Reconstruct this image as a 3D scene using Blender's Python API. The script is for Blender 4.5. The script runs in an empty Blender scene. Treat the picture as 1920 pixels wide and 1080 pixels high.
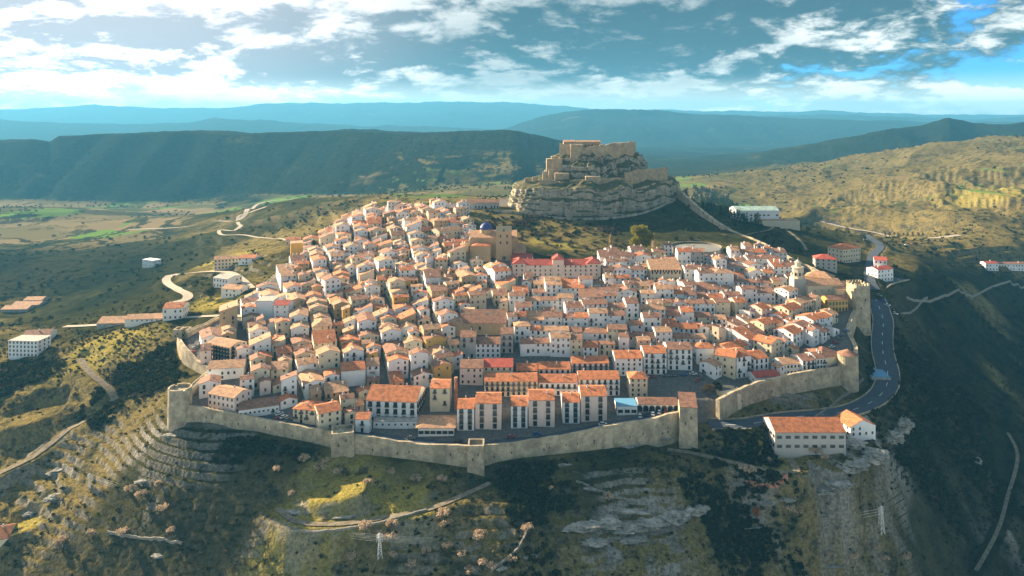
import bpy, math, random
import numpy as np
R = math.radians
random.seed(7)
rng = np.random.default_rng(11)
scene = bpy.context.scene
col = scene.collection

# ------------------------------------------------------------------ camera
CAMZ = 161.0
F = 1371.0            # focal length in photo pixels (photo 1920 x 1080)
HY = 215.0            # horizon row
cam_d = bpy.data.cameras.new('camera')
cam = bpy.data.objects.new('camera', cam_d); col.objects.link(cam)
cam.location = (0, 0, CAMZ); cam.rotation_euler = (R(90), 0, 0)
cam_d.sensor_width = 36.0
cam_d.lens = 36.0 * F / 1920.0
cam_d.shift_y = -(540.0 - HY) / 1920.0
cam_d.clip_start = 1.0; cam_d.clip_end = 120000.0
scene.camera = cam

# ------------------------------------------------------------------ light
SUN_AZ, SUN_EL = -55.0, 22.0     # degrees left of the view direction, above the horizon
sd = bpy.data.lights.new('sun', 'SUN'); sd.energy = 5.0; sd.angle = R(0.6); sd.color = (1.0, 0.78, 0.52)
sun = bpy.data.objects.new('sun', sd); col.objects.link(sun)
SDIR = np.array([math.sin(R(SUN_AZ)) * math.cos(R(SUN_EL)), math.cos(R(SUN_AZ)) * math.cos(R(SUN_EL)), math.sin(R(SUN_EL))])
from mathutils import Vector
sun.rotation_euler = Vector(SDIR).to_track_quat('Z', 'Y').to_euler()
sun.location = (-300, 200, 500)

scene.view_settings.view_transform = 'Standard'
scene.view_settings.look = 'None'
scene.view_settings.gamma = 1.0
scene.view_settings.exposure = 1.95
scene.render.engine = 'CYCLES'
scene.cycles.use_denoising = True
scene.cycles.max_bounces = 5
scene.cycles.diffuse_bounces = 2
scene.cycles.glossy_bounces = 2
scene.cycles.transmission_bounces = 2
scene.cycles.volume_bounces = 1
scene.cycles.transparent_max_bounces = 6
scene.cycles.caustics_reflective = False
scene.cycles.caustics_refractive = False

world = bpy.data.worlds.new('World'); scene.world = world; world.use_nodes = True

class NT:
    """small helper to write node trees"""
    def __init__(s, tree): s.t = tree
    def n(s, typ, inputs=None, **props):
        nd = s.t.nodes.new(typ)
        for k, v in props.items(): setattr(nd, k, v)
        for k, v in (inputs or {}).items():
            sk = nd.inputs[k]
            if isinstance(v, bpy.types.NodeSocket): s.t.links.new(v, sk)
            else: sk.default_value = v
        return nd
    def math(s, op, a, b=None, c=None, clamp=False):
        nd = s.t.nodes.new('ShaderNodeMath'); nd.operation = op; nd.use_clamp = clamp
        for i, v in enumerate((a, b, c)):
            if v is None: continue
            if isinstance(v, bpy.types.NodeSocket): s.t.links.new(v, nd.inputs[i])
            else: nd.inputs[i].default_value = v
        return nd.outputs[0]
    def vmath(s, op, a, b=None, scale=None):
        nd = s.t.nodes.new('ShaderNodeVectorMath'); nd.operation = op
        for i, v in enumerate((a, b)):
            if v is None: continue
            if isinstance(v, bpy.types.NodeSocket): s.t.links.new(v, nd.inputs[i])
            else: nd.inputs[i].default_value = v
        if scale is not None: nd.inputs['Scale'].default_value = scale
        return nd
    def mix(s, fac, a, b, mode='MIX'):
        nd = s.t.nodes.new('ShaderNodeMix'); nd.data_type = 'RGBA'; nd.blend_type = mode
        for k, v in ((0, fac), (6, a), (7, b)):
            if isinstance(v, bpy.types.NodeSocket): s.t.links.new(v, nd.inputs[k])
            elif k == 0: nd.inputs[0].default_value = v
            else: nd.inputs[k].default_value = (*v, 1) if len(v) == 3 else v
        return nd.outputs[2]
    def smooth(s, v, lo, hi, a=0.0, b=1.0):
        nd = s.t.nodes.new('ShaderNodeMapRange'); nd.interpolation_type = 'SMOOTHSTEP'
        s.t.links.new(v, nd.inputs[0])
        for i, x in ((1, lo), (2, hi), (3, a), (4, b)): nd.inputs[i].default_value = x
        return nd.outputs[0]
    def noise(s, vec, scale, detail=4.0, rough=0.55, dist=0.0, out='Fac'):
        nd = s.n('ShaderNodeTexNoise', {'Scale': scale, 'Detail': detail, 'Roughness': rough, 'Distortion': dist})
        s.t.links.new(vec, nd.inputs['Vector'])
        return nd.outputs[out]

wt = world.node_tree; wt.nodes.clear(); W = NT(wt)
sky = W.n('ShaderNodeTexSky', sky_type='NISHITA', sun_disc=False, sun_elevation=R(SUN_EL), sun_rotation=R(SUN_AZ),
          altitude=1000.0, air_density=1.0, dust_density=0.4, ozone_density=2.5)
tc = W.n('ShaderNodeTexCoord')
dirv = tc.outputs['Generated']
sp = W.n('ShaderNodeSeparateXYZ', {0: dirv})
zz = W.math('MAXIMUM', sp.outputs[2], 0.0)
# clouds lie on a flat layer overhead: divide by the height of the view ray
den = W.math('ADD', zz, 0.30)
cx = W.math('DIVIDE', sp.outputs[0], den); cy = W.math('DIVIDE', sp.outputs[1], den)
cp = W.n('ShaderNodeCombineXYZ', {0: cx, 1: cy, 2: 13.7}).outputs[0]
# a second sample a little higher up the cloud: tops are bright, undersides dark
cps = W.vmath('MULTIPLY', cp, (0.955, 0.955, 1.0)).outputs[0]
nA = W.noise(cp, 1.05, 12.0, 0.58, 0.15); nB = W.noise(cps, 1.05, 12.0, 0.58, 0.15)
fine = W.noise(cp, 5.5, 9.0, 0.64, 0.3)
dens = W.math('ADD', nA, W.math('MULTIPLY', W.math('SUBTRACT', fine, 0.5), 0.14))
cover = W.smooth(dens, 0.385, 0.425)
lit = W.smooth(W.math('ADD', W.math('MULTIPLY', W.math('SUBTRACT', nA, nB), 5.5), W.math('MULTIPLY', W.math('SUBTRACT', fine, 0.5), 2.3)), -0.14, 0.46)
thick = W.smooth(nA, 0.44, 0.62)
sdot = W.vmath('DOT_PRODUCT', dirv, tuple(SDIR)).outputs['Value']
glow = W.smooth(sdot, 0.55, 0.90)
glow2 = W.smooth(sdot, 0.72, 0.93)
dark_c = W.mix(glow, (0.020, 0.046, 0.062), (0.17, 0.175, 0.195))
brt_c = W.mix(glow, (0.33, 0.34, 0.325), (1.05, 0.97, 0.90))
l2 = W.math('MULTIPLY', lit, W.math('SUBTRACT', 1.0, W.math('MULTIPLY', thick, 0.62)))
cloud_c = W.mix(l2, dark_c, brt_c)
sky_c = W.vmath('MULTIPLY', sky.outputs[0], (0.010, 0.033, 0.060)).outputs[0]
sky_c = W.mix(glow2, sky_c, (0.80, 0.74, 0.70))
final = W.mix(cover, sky_c, cloud_c)
# pale band low over the horizon
hz = W.smooth(sp.outputs[2], 0.015, 0.055, 1.0, 0.0)
final = W.mix(W.math('MULTIPLY', hz, 0.45), final, (0.50, 0.46, 0.38))
bgn = W.n('ShaderNodeBackground', {'Color': final, 'Strength': 1.0})
wo = W.n('ShaderNodeOutputWorld', {'Surface': bgn.outputs[0]})

# ------------------------------------------------------------------ numpy noise
def _hash(ix, iy, s):
    h = (ix.astype(np.int64) * 374761393 + iy.astype(np.int64) * 668265263 + s * 974634777) & 0xffffffff
    h = ((h ^ (h >> 13)) * 1274126177) & 0xffffffff
    return ((h ^ (h >> 16)) & 0xffffff) / float(0xffffff)
def vnoise(x, y, s=0):
    ix = np.floor(x); iy = np.floor(y); fx = x - ix; fy = y - iy
    fx = fx * fx * fx * (fx * (fx * 6 - 15) + 10); fy = fy * fy * fy * (fy * (fy * 6 - 15) + 10)
    a = _hash(ix, iy, s); b = _hash(ix + 1, iy, s); c = _hash(ix, iy + 1, s); d = _hash(ix + 1, iy + 1, s)
    return (a + (b - a) * fx) + ((c + (d - c) * fx) - (a + (b - a) * fx)) * fy
def fbm(x, y, scale, oct=5, gain=0.5, s=0):
    v = 0; amp = 1; tot = 0; x = x / scale; y = y / scale
    for o in range(oct):
        v = v + amp * (vnoise(x, y, s + o * 17) - 0.5); tot += amp; amp *= gain
        x, y = x * 1.91 + y * 0.57 + 5.3, y * 1.91 - x * 0.57 + 9.1
    return v / tot * 2
def ridged(x, y, scale, oct=5, s=0):
    v = 0; amp = 1; tot = 0; x = x / scale; y = y / scale
    for o in range(oct):
        v = v + amp * (1 - np.abs(vnoise(x, y, s + o * 13) * 2 - 1)); tot += amp; amp *= 0.5
        x, y = x * 1.91 + y * 0.57 + 3.3, y * 1.91 - x * 0.57 + 1.1
    return v / tot
def sstep(x, a, b):
    t = np.clip((x - a) / (b - a), 0, 1); return t * t * (3 - 2 * t)

# ------------------------------------------------------------------ ground heights
def zpix(py, d): return CAMZ - (py - HY) / F * d
def wpt(px, py, d): return ((px - 960) / F * d, d, zpix(py, d))

OUT = []   # ground outside the walls: (px, py, depth)
OUT += [(-200,1080,330),(0,1080,318),(200,1080,308),(500,1080,298),(800,1080,292),(1000,1080,292),(1200,1080,297),(1400,1080,312),(1600,1080,336),(1800,1080,362),(2000,1080,385),(2200,1080,400)]
OUT += [(328,788,362),(450,800,356),(520,815,352),(600,832,348),(642,852,343),(780,862,341),(890,880,338),(950,862,343),(1050,850,347),(1150,838,352),(1290,818,366)]
OUT += [(500,900,330),(700,930,322),(900,960,314),(1100,900,332),(1100,980,313),(1300,900,336),(1200,990,317),(1400,960,338),(1450,900,342),(1500,920,348),(1550,895,351),(1650,850,378)]
OUT += [(1470,846,351),(1510,848,352),(1555,850,353),(1592,848,355),(1640,828,366),(1620,825,365),(1330,795,370),(1400,775,380),(1450,760,390),(1500,790,377),(1560,740,404),(1640,765,400),(1680,720,427),(1670,680,452),(1620,700,426),(1600,716,420),(1620,622,478),(1640,650,466),(1660,620,490),(1650,560,540),(1660,522,580),(1600,500,620),(1550,490,620)]
OUT += [(1720,800,412),(1730,720,450),(1800,800,440),(1800,900,412),(1900,900,440),(1900,800,482),(1800,700,520),(1900,700,562),(1750,620,560),(1850,600,640),(1920,560,720),(1740,560,580),(1800,540,640),(1900,540,720),(1800,505,720),(1900,505,780),(2150,900,480),(2150,700,620),(2150,540,800),(2350,700,650)]
OUT += [(1700,470,760),(1760,440,850),(1640,440,820),(1500,420,850),(1470,460,650),(1400,440,662),(1380,408,760),(1330,400,730),(1900,470,810),(1900,440,860),(1850,425,880),(1700,400,980),(1550,390,1100),(1450,370,1350),(1300,330,1900),(1500,350,1450),(1900,400,930),(1900,330,1090),(1700,330,1300),(1760,285,1450),(1900,278,1350),(1600,292,1900),(1790,262,1650),(1900,262,1500),(1500,308,2200),(2150,310,1150),(2150,270,1450),(2350,420,900)]
OUT += [(0,1000,335),(100,900,362),(200,850,367),(250,780,386),(300,700,415),(280,640,450),(200,700,430),(100,760,411),(0,800,402),(50,680,460),(0,640,500),(200,610,510),(330,572,522),(400,530,570),(330,548,560),(450,490,640),(520,462,700),(580,452,730),(620,420,800),(560,430,850),(650,376,1000),(720,376,950),(550,376,1150),(400,430,1100),(300,500,800),(300,450,1000),(100,540,750),(100,590,622),(0,600,622),(0,500,850),(100,460,1050),(0,420,1300),(200,400,1500),(100,388,1600),(400,400,1600),(300,392,1700),(500,372,1800),(-250,800,420),(-250,600,650),(-250,450,1100),(-250,392,1700)]
OUT += [(800,370,1200),(900,352,1500),(800,340,2000),(1000,330,2200),(600,340,2200),(500,337,2400),(1250,322,2300),(1350,322,2200),(250,387,1900),(450,356,2150),(0,382,1850),(-300,385,1850)]
OUTZ = [(px, z, d) for px in (-400, 0, 400, 800, 1200, 1600, 2000, 2350) for (z, d) in ((-75, 5000), (-70, 9000), (-60, 16000), (-60, 30000))]
OUTZ += [(1600, 0, 3000), (1800, 20, 2600), (2150, 30, 2600)]
OUTZ += [(px, -95 - 0.03 * abs(px - 900), 200) for px in (-400, 100, 600, 1100, 1600, 2100)]
INN = [(350,757,368),(450,779,361),(520,794,356),(600,807,352),(660,816,348),(780,833,346),(880,836,345),(950,833,348),(1050,818,353),(1150,799,358),(1270,773,370),
 (900,808,356),(1000,803,358),(1100,792,364),(690,800,360),(950,740,386),(1100,740,390),(1200,747,386),(1250,722,397),(1330,702,407),(700,700,398),(550,740,376),(480,747,372),(420,690,402),(400,660,420),(345,636,440),
 (600,650,425),(800,650,425),(1000,650,425),(1200,660,425),(1400,692,418),(1500,702,414),(1590,662,428),(1580,640,440),(450,600,460),(600,600,458),(800,600,455),(1000,600,458),(1200,602,462),(1400,612,462),(1570,592,475),
 (540,540,510),(700,550,495),(900,550,495),(1100,550,500),(1300,552,505),(1450,562,500),(560,500,545),(700,510,530),(900,512,530),(1040,521,524),(1200,527,526),(1400,522,535),(1490,546,517),
 (600,470,580),(750,470,575),(850,470,577),(950,488,557),(1150,482,575),(1300,490,562),(1350,480,575),(1450,492,570),(680,425,640),(800,425,640),(870,432,630),(1000,440,627),(1200,451,612),(1250,441,622),(760,396,705),(850,396,695),(950,396,692),(1000,401,687),(1100,408,678),(1200,399,692),(1270,371,732),(1320,422,662)]
INNZ = [(1100, 76, 760), (1200, 78, 800), (1000, 70, 780)]

def rbf_fit(pts):
    P = np.array([((p[0] - 960) / F, math.log(p[2]) * 1.3, p[1]) for p in pts])
    xy = P[:, :2]; z = P[:, 2]; n = len(P)
    d = np.sqrt(((xy[:, None] - xy[None]) ** 2).sum(-1))
    A = np.zeros((n + 3, n + 3)); A[:n, :n] = -d - np.eye(n) * 0.0
    A[:n, :n] = np.where(d > 0, d ** 2 * np.log(np.maximum(d, 1e-9)), 0) + np.eye(n) * 1e-4
    A[:n, n] = 1; A[n, :n] = 1; A[:n, n + 1:] = xy; A[n + 1:, :n] = xy.T
    w = np.linalg.solve(A, np.concatenate([z, np.zeros(3)]))
    return xy, w
def rbf_eval(m, X, Y):
    xy, w = m; u = X / Y; v = np.log(Y) * 1.3; sh = u.shape; u = u.ravel(); v = v.ravel()
    out = np.empty_like(u); n = len(xy)
    for i in range(0, len(u), 60000):
        uu = u[i:i + 60000, None] - xy[None, :, 0]; vv = v[i:i + 60000, None] - xy[None, :, 1]
        r2 = uu * uu + vv * vv
        out[i:i + 60000] = (0.5 * r2 * np.log(np.maximum(r2, 1e-18))) @ w[:n] + w[n] + w[n + 1] * u[i:i + 60000] + w[n + 2] * v[i:i + 60000]
    return out.reshape(sh)
M_OUT = rbf_fit([(a, zpix(b, c), c) for a, b, c in OUT] + OUTZ)
M_INN = rbf_fit([(a, zpix(b, c), c) for a, b, c in INN] + INNZ)
# coarse tables in (u, ln d), looked up bilinearly
TU = np.linspace(-1.1, 1.1, 300); TV = np.linspace(math.log(150), math.log(40000), 420)
_tu, _tv = np.meshgrid(TU, TV); _ty = np.exp(_tv)
T_OUT = rbf_eval(M_OUT, _tu * _ty, _ty); T_INN = rbf_eval(M_INN, _tu * _ty, _ty)
def table(T, X, Y):
    u = np.clip((X / Y - TU[0]) / (TU[1] - TU[0]), 0, len(TU) - 1.001); v = np.clip((np.log(Y) - TV[0]) / (TV[1] - TV[0]), 0, len(TV) - 1.001)
    i = u.astype(int); j = v.astype(int); a = u - i; b = v - j
    return T[j, i] * (1 - a) * (1 - b) + T[j, i + 1] * a * (1 - b) + T[j + 1, i] * (1 - a) * b + T[j + 1, i + 1] * a * b

# town wall outline, in plan, from the foot of the wall in the photograph: (px, py, depth)
WALLPIX = [(328,788,362),(450,799,357),(520,813,353),(600,830,349),(642,846,346),(700,850,344),(780,860,342),(890,872,340),(950,860,344),(1050,848,348),(1150,836,353),(1220,824,359),(1290,812,368),
 (1345,785,374),(1400,752,390),(1480,732,402),(1545,718,412),(1600,712,421),(1604,690,432),(1590,655,452),(1592,635,462),(1600,612,480),(1612,585,498),(1570,545,528),(1500,508,566),(1430,470,612),(1362,440,650),(1310,405,690),(1270,372,732)]
WALLW = [((a - 960) / F * d, d) for a, b, d in WALLPIX]
BACK = [(1290,345,800),(1180,330,860),(1000,350,830),(880,380,770),(760,385,735),(690,400,690),(640,430,648),(590,470,592),(535,510,545),(470,560,500),(420,600,468),(345,640,440),(352,672,420),(392,706,398),(372,735,380),(345,762,368)]
TOWN = np.array(WALLW + [((a - 960) / F * d, d) for a, b, d in BACK])
def poly_sd(X, Y, P):
    """signed distance to a polygon, negative inside"""
    best = np.full(X.shape, 1e18); ins = np.zeros(X.shape, bool); n = len(P)
    for i in range(n):
        ax, ay = P[i]; bx, by = P[(i + 1) % n]; ex, ey = bx - ax, by - ay
        t = np.clip(((X - ax) * ex + (Y - ay) * ey) / (ex * ex + ey * ey), 0, 1)
        best = np.minimum(best, (X - ax - t * ex) ** 2 + (Y - ay - t * ey) ** 2)
        c = ((ay > Y) != (by > Y)) & (X < ex * (Y - ay) / (ey if ey else 1e-9) + ax); ins ^= c
    d = np.sqrt(best); return np.where(ins, -d, d)
def line_d(X, Y, P):
    """distance to a polyline and the parameter along it (index + fraction)"""
    best = np.full(X.shape, 1e18); par = np.zeros(X.shape)
    for i in range(len(P) - 1):
        ax, ay = P[i][:2]; ex, ey = P[i + 1][0] - ax, P[i + 1][1] - ay
        t = np.clip(((X - ax) * ex + (Y - ay) * ey) / (ex * ex + ey * ey + 1e-12), 0, 1)
        q = (X - ax - t * ex) ** 2 + (Y - ay - t * ey) ** 2
        m = q < best; best = np.where(m, q, best); par = np.where(m, i + t, par)
    return np.sqrt(best), par

# far ridges: skyline in the photograph, depth, width of the front slope, foot height, width behind
RIDGES = [
 ([(1380,300),(1500,272),(1640,246),(1740,231),(1780,219),(1830,228),(1880,230),(1920,226),(2400,228)], 2900, 700, -60, 1500, 1.0),
 ([(-500,262),(0,266),(60,262),(95,268),(110,257),(200,255),(330,250),(480,250),(600,246),(660,243),(740,247),(850,246),(960,248),(1040,266),(1140,296)], 2350, 360, -90, 2600, 1.0),
 ([(-500,230),(0,226),(250,234),(350,232),(400,222),(520,229),(700,236),(900,243),(1000,255)], 7500, 1800, -80, 2500, 1.0),
 ([(760,270),(950,241),(1030,214),(1080,208),(1230,206),(1300,213),(1400,218),(1520,223),(1700,229),(2400,233)], 6800, 1500, -110, 3000, 1.0),
 ([(1300,214),(1420,217),(1560,214),(1680,219),(1800,223),(1920,220),(2400,222)], 9500, 2200, -80, 3000, 1.0),
 ([(-500,206),(0,205),(100,202),(170,197),(300,203),(400,202),(540,192),(700,193),(900,191),(1000,194),(1060,200),(1130,204),(1250,206),(1500,210),(1540,206),(1600,211),(1750,215),(2400,217)], 12500, 3000, -60, 3000, 0.9),
]
def H_base(X, Y):
    h = table(T_OUT, X, Y)
    u = X / Y * F + 960
    for sky_l, D, wf, foot, wb, p in RIDGES:
        a = np.array(sky_l, float)
        py = np.interp(u, a[:, 0], a[:, 1], left=400, right=400) if sky_l[0][0] > -400 or True else 0
        zs = CAMZ - D * (py - HY) / F + fbm(X, Y * 0 + D, D * 0.012, 4, 0.5, 5) * D * 0.0012
        wf = np.interp(u, [420, 800], [wf, 1400]) if D == 2350 else wf
        Dn = D * (1 + 0.05 * fbm(X, Y * 0, D * 0.12, 3, 0.5, 9))
        t = np.clip((Dn - Y) / wf, 0, 1); tb = np.clip((Y - Dn) / wb, 0, 1)
        gul = 1 + 0.12 * (ridged(X, Y * 0.5, D * 0.06, 5, 3) - 0.55) * np.sin(np.clip(t, 0, 1) * math.pi) * 2
        z = foot + (zs - foot) * np.clip(1 - t ** (1 / p) * gul, 0, 1)
        z = np.where(Y > Dn, foot + (zs - foot) * (1 - sstep(tb, 0, 1)), z)
        h = np.maximum(h, np.where(t >= 1, -1e9, z))
    return h
def terrace(h, step, k):
    q = h / step; f = q - np.floor(q)
    return (np.floor(q) + np.clip((f - 0.5) * k + 0.5, 0, 1)) * step
def P3(px, py, d): return ((px - 960) / F * d, d)
TERR = [(*P3(px, py, d), r) for px, py, d, r in [(215,845,366,30),(190,880,362,22),(560,1030,302,34),(1490,745,396,24),(90,410,1350,330),(560,400,950,170),(430,520,600,60),(100,860,368,40),(620,1060,296,30),(1750,400,1150,260),(1600,1000,345,40),(300,950,340,26),(700,1045,299,28),(900,1040,300,26),(400,890,346,26),(120,980,345,34),(820,1000,306,26),(1820,640,620,60),(1880,540,760,70)]]
FLATP = [(*P3(px, py, d), r, zpix(py, d)) for px, py, d, r in [(640,915,324,20),(590,935,320,14),(760,930,322,16),(405,572,505,18),(1060,465,600,14),(60,780,405,22),(40,985,338,12),(1455,868,350,10),(1485,848,351,17),(1545,850,352,17),(1615,828,366,13)]]
PLATS = []      # (polyline, half width, fade) flattened along the line: roads, tracks and yards
def H_raw(X, Y):
    """natural ground, before roads are cut into it"""
    ho = H_base(X, Y)
    far = sstep(Y, 600, 1600)
    n1 = fbm(X, Y, 90, 5, 0.5, 1); n2 = fbm(X, Y, 14, 4, 0.55, 2)
    u = X / Y * F + 960
    out = sstep(Y, 300, 340) * 0 + 1
    rough = 4.0 * n1 + 0.9 * n2 + 0.55 * fbm(X, Y, 4.5, 3, .6, 6) * (1 - sstep(Y, 420, 620))
    sdw = poly_sd(X, Y, TOWN)
    ho = ho + rough * (1 - far) * (0.12 + 0.88 * sstep(sdw, 2, 45))
    ho = ho + far * (fbm(X, Y, 420, 6, 0.52, 4) * 26 * sstep(Y, 700, 2200) + n1 * 4) * (1 - 0.55 * sstep(Y, 1300, 1600) * (1 - sstep(Y, 2300, 2900)))
    rhm = sstep(u, 1300, 1480) * sstep(Y, 800, 950) * (1 - sstep(Y, 2400, 3000))
    ho = ho + rhm * (ridged(X * .9 + Y * .45, Y * .6 - X * .3, 200, 5, 55) - 0.80) * 55
    # farmed terraces on the flanks
    tz = 0.62 * sstep(fbm(X, Y, 70, 3, .5, 33), -.25, .1) * (1 - sstep(Y, 470, 560)) * sstep(sdw, 6, 20)
    for tx, ty, tr in TERR: tz = np.maximum(tz, 1 - sstep(np.hypot(X - tx, Y - ty) + fbm(X, Y, tr * 0.6, 3, .5, 37) * tr * 0.4, tr * 0.55, tr))
    st = np.where(Y < 600, 2.6, 5.0)
    ho = ho + (terrace(ho + fbm(X, Y, 30, 3, .5, 31) * 1.2, st, 3.6) - ho) * 0.95 * tz
    for fx, fy, fr, fz in FLATP:
        k = 1 - sstep(np.hypot(X - fx, Y - fy) + fbm(X, Y, fr * .7, 3, .5, 38) * fr * .35, fr * .6, fr)
        ho = ho * (1 - k) + (fz + 0.13 * (X - fx) - 0.02 * (Y - fy) + (ho - fz) * 0.12) * k
    hi = table(T_INN, X, Y)
    w = sstep(sdw, -1.2, 1.2)
    back = sstep(Y, 700, 760)
    return hi * (1 - w) + ho * w, sdw
# ------------------------------------------------------------------ roads cut into the slope
def pick(px, py, hf, dmin=210.0, dmax=30000.0):
    """where the view ray of a photo pixel first meets the ground"""
    D = np.concatenate([np.arange(dmin, 900, 0.8), np.geomspace(900, dmax, 900)])
    u = (px - 960) / F
    h = hf(u * D, D); ray = CAMZ - (py - HY) / F * D
    k = np.nonzero(h >= ray)[0]
    if len(k) == 0: return (u * dmax, dmax, 0.0)
    i = k[0]
    if i == 0: return (u * D[0], D[0], h[0])
    a = (ray[i - 1] - h[i - 1]) / ((ray[i - 1] - h[i - 1]) - (ray[i] - h[i]) + 1e-9)
    d = D[i - 1] + a * (D[i] - D[i - 1])
    return (u * d, d, ray[i - 1] + a * (ray[i] - ray[i - 1]))
def H_rawz(X, Y): return H_raw(X, Y)[0]
def dense(pts, step=4.0):
    out = []
    n = len(pts); P = [np.array(p, float) for p in pts]
    for i in range(n - 1):
        p0 = P[max(i - 1, 0)]; p1 = P[i]; p2 = P[i + 1]; p3 = P[min(i + 2, n - 1)]
        m = max(2, int(np.linalg.norm((p2 - p1)[:2]) / step))
        for k in range(m):
            t = k / m
            out.append(0.5 * ((2 * p1) + (-p0 + p2) * t + (2 * p0 - 5 * p1 + 4 * p2 - p3) * t * t + (-p0 + 3 * p1 - 3 * p2 + p3) * t ** 3))
    out.append(P[-1]); return np.array(out)
def smooth1(z, k=9):
    zz = np.pad(z, k, mode='edge'); return np.convolve(zz, np.ones(2 * k + 1) / (2 * k + 1), 'valid')
ROADS = [  # name, photo pixels, width in metres, material
 ('road', 'wide blue-grey asphalt road curving below the right-hand town wall', [(1330,800),(1400,792),(1480,786),(1545,780),(1600,772),(1642,752),(1662,725),(1664,695),(1656,665),(1654,635),(1656,605),(1648,575),(1640,548),(1655,530),(1690,524)], 12.0, 'asphalt'),
 ('road', 'asphalt lane climbing past the houses beyond the tall tower', [(1640,548),(1630,515),(1636,480),(1650,462),(1630,445),(1580,430),(1540,412)], 8.0, 'asphalt'),
 ('road', 'pale road running along the foot of the right-hand grassy hill', [(1540,412),(1600,428),(1660,442),(1740,446),(1800,440)], 8.0, 'pale'),
 ('road', 'pale winding road on the slope left of the town', [(470,540),(452,525),(430,512),(390,508),(340,516),(312,528),(330,540),(352,550),(345,562),(318,574)], 7.0, 'pale'),
 ('road', 'straight farm road past the long sheds outside the left wall', [(470,592),(400,592),(340,598),(260,604),(190,610),(120,616)], 5.0, 'pale'),
 ('path', 'thin pale track zigzagging over the far left spur', [(560,452),(520,447),(470,443),(420,440),(412,433),(440,430),(452,420),(446,410),(470,398),(500,385)], 5.0, 'pale'),
 ('path', 'gravel loop path below the long white building', [(1480,852),(1492,872),(1490,888),(1462,898),(1420,893),(1380,878),(1300,845),(1250,838)], 3.5, 'track'),
 ('path', 'pale track across the shaded foreground slope', [(520,950),(560,980),(640,990),(720,975),(800,955),(870,930),(920,900)], 3.0, 'track'),
 ('path', 'earth track leaving the bottom left fields', [(0,905),(60,870),(130,800),(190,770),(215,735),(170,700),(150,670)], 4.0, 'track'),
 ('path', 'rough path down the dark right-hand valley slope', [(1890,800),(1908,860),(1890,930),(1870,1000),(1830,1075)], 2.0, 'track'),
 ('path', 'narrow light path on the green slope right of the castle wall', [(1400,440),(1440,432),(1462,424),(1500,450),(1512,470)], 2.5, 'track'),
 ('road', 'pale valley road across the flat fields far left', [(240,432),(320,428),(400,415),(460,400),(480,385),(560,372)], 7.0, 'pale'),
]
ROADW = []
for nm, lab, px, w, m in ROADS:
    pts = [pick(a, b, H_rawz) for a, b in px]
    c = dense([p[:2] for p in pts], 4.0)
    z = H_rawz(c[:, 0], c[:, 1]); z = smooth1(smooth1(z, 5), 5)
    ROADW.append((nm, lab, np.column_stack([c, z]), w, m))
FLATS = []     # building pads: (x, y, radius, z)
def H_roads(X, Y, h):
    for nm, lab, c, w, m in ROADW:
        x0, y0 = c[:, 0].min() - 30, c[:, 1].min() - 30; x1, y1 = c[:, 0].max() + 30, c[:, 1].max() + 30
        k = np.nonzero((X > x0) & (X < x1) & (Y > y0) & (Y < y1))
        if len(k[0]) == 0: continue
        xs, ys = X[k], Y[k]
        cc = c[::3] if len(c) > 30 else c
        if not np.allclose(cc[-1], c[-1]): cc = np.vstack([cc, c[-1]])
        d, p = line_d(xs, ys, cc)
        zc = np.interp(p, np.arange(len(cc)), cc[:, 2])
        wt_ = 1 - sstep(d, w * 0.5 + 1.2, w * 0.5 + 7 + ys * 0.004)
        h[k] = h[k] * (1 - wt_) + zc * wt_
    return h
def Hfull(X, Y):
    X = np.atleast_1d(np.asarray(X, float)); Y = np.atleast_1d(np.asarray(Y, float))
    h, sdw = H_raw(X, Y)
    h = H_roads(X, Y, h.copy())
    return h
def Hz(x, y): return float(Hfull([x], [y])[0])
def at(px, py): return pick(px, py, Hfull)

# ------------------------------------------------------------------ the ground sheet
NU = 960
UU = np.linspace(-1.06, 1.06, NU)
DD = np.concatenate([np.arange(205, 330, 1.6), np.arange(330, 640, 0.95), np.arange(640, 900, 1.9), np.geomspace(900, 15800, 335)])
gu, gd = np.meshgrid(UU, DD); GX = gu * gd; GY = gd
GH, GSD = H_raw(GX.ravel(), GY.ravel())
GH = H_roads(GX.ravel(), GY.ravel(), GH)
GH = GH.reshape(GX.shape); GSD = GSD.reshape(GX.shape)
nr, nc = GX.shape
ii = np.arange(nr * nc).reshape(nr, nc)
faces = np.stack([ii[:-1, :-1], ii[:-1, 1:], ii[1:, 1:], ii[1:, :-1]], -1).reshape(-1, 4)
def grid_mesh(name, V, Fq):
    me = bpy.data.meshes.new(name)
    me.vertices.add(len(V)); me.vertices.foreach_set('co', V.astype(np.float32).ravel())
    k = Fq.shape[1]
    me.loops.add(Fq.size); me.loops.foreach_set('vertex_index', Fq.astype(np.int32).ravel())
    me.polygons.add(len(Fq)); me.polygons.foreach_set('loop_start', np.arange(0, Fq.size, k, dtype=np.int32))
    me.polygons.foreach_set('loop_total', np.full(len(Fq), k, dtype=np.int32))
    me.update(calc_edges=True); return me
def Hfull(X, Y):
    X = np.atleast_1d(np.asarray(X, float)); Y = np.atleast_1d(np.asarray(Y, float))
    u = np.clip((X / Y - UU[0]) / (UU[1] - UU[0]), 0, NU - 1.001); i = u.astype(int); a = u - i
    j = np.clip(np.searchsorted(DD, Y) - 1, 0, len(DD) - 2); b = np.clip((Y - DD[j]) / (DD[j + 1] - DD[j]), 0, 1)
    return GH[j, i] * (1 - a) * (1 - b) + GH[j, i + 1] * a * (1 - b) + GH[j + 1, i] * (1 - a) * b + GH[j + 1, i + 1] * a * b
me = grid_mesh('ground', np.stack([GX, GY, GH], -1).reshape(-1, 3), faces)
me.polygons.foreach_set('use_smooth', np.ones(len(faces), bool))
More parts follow.
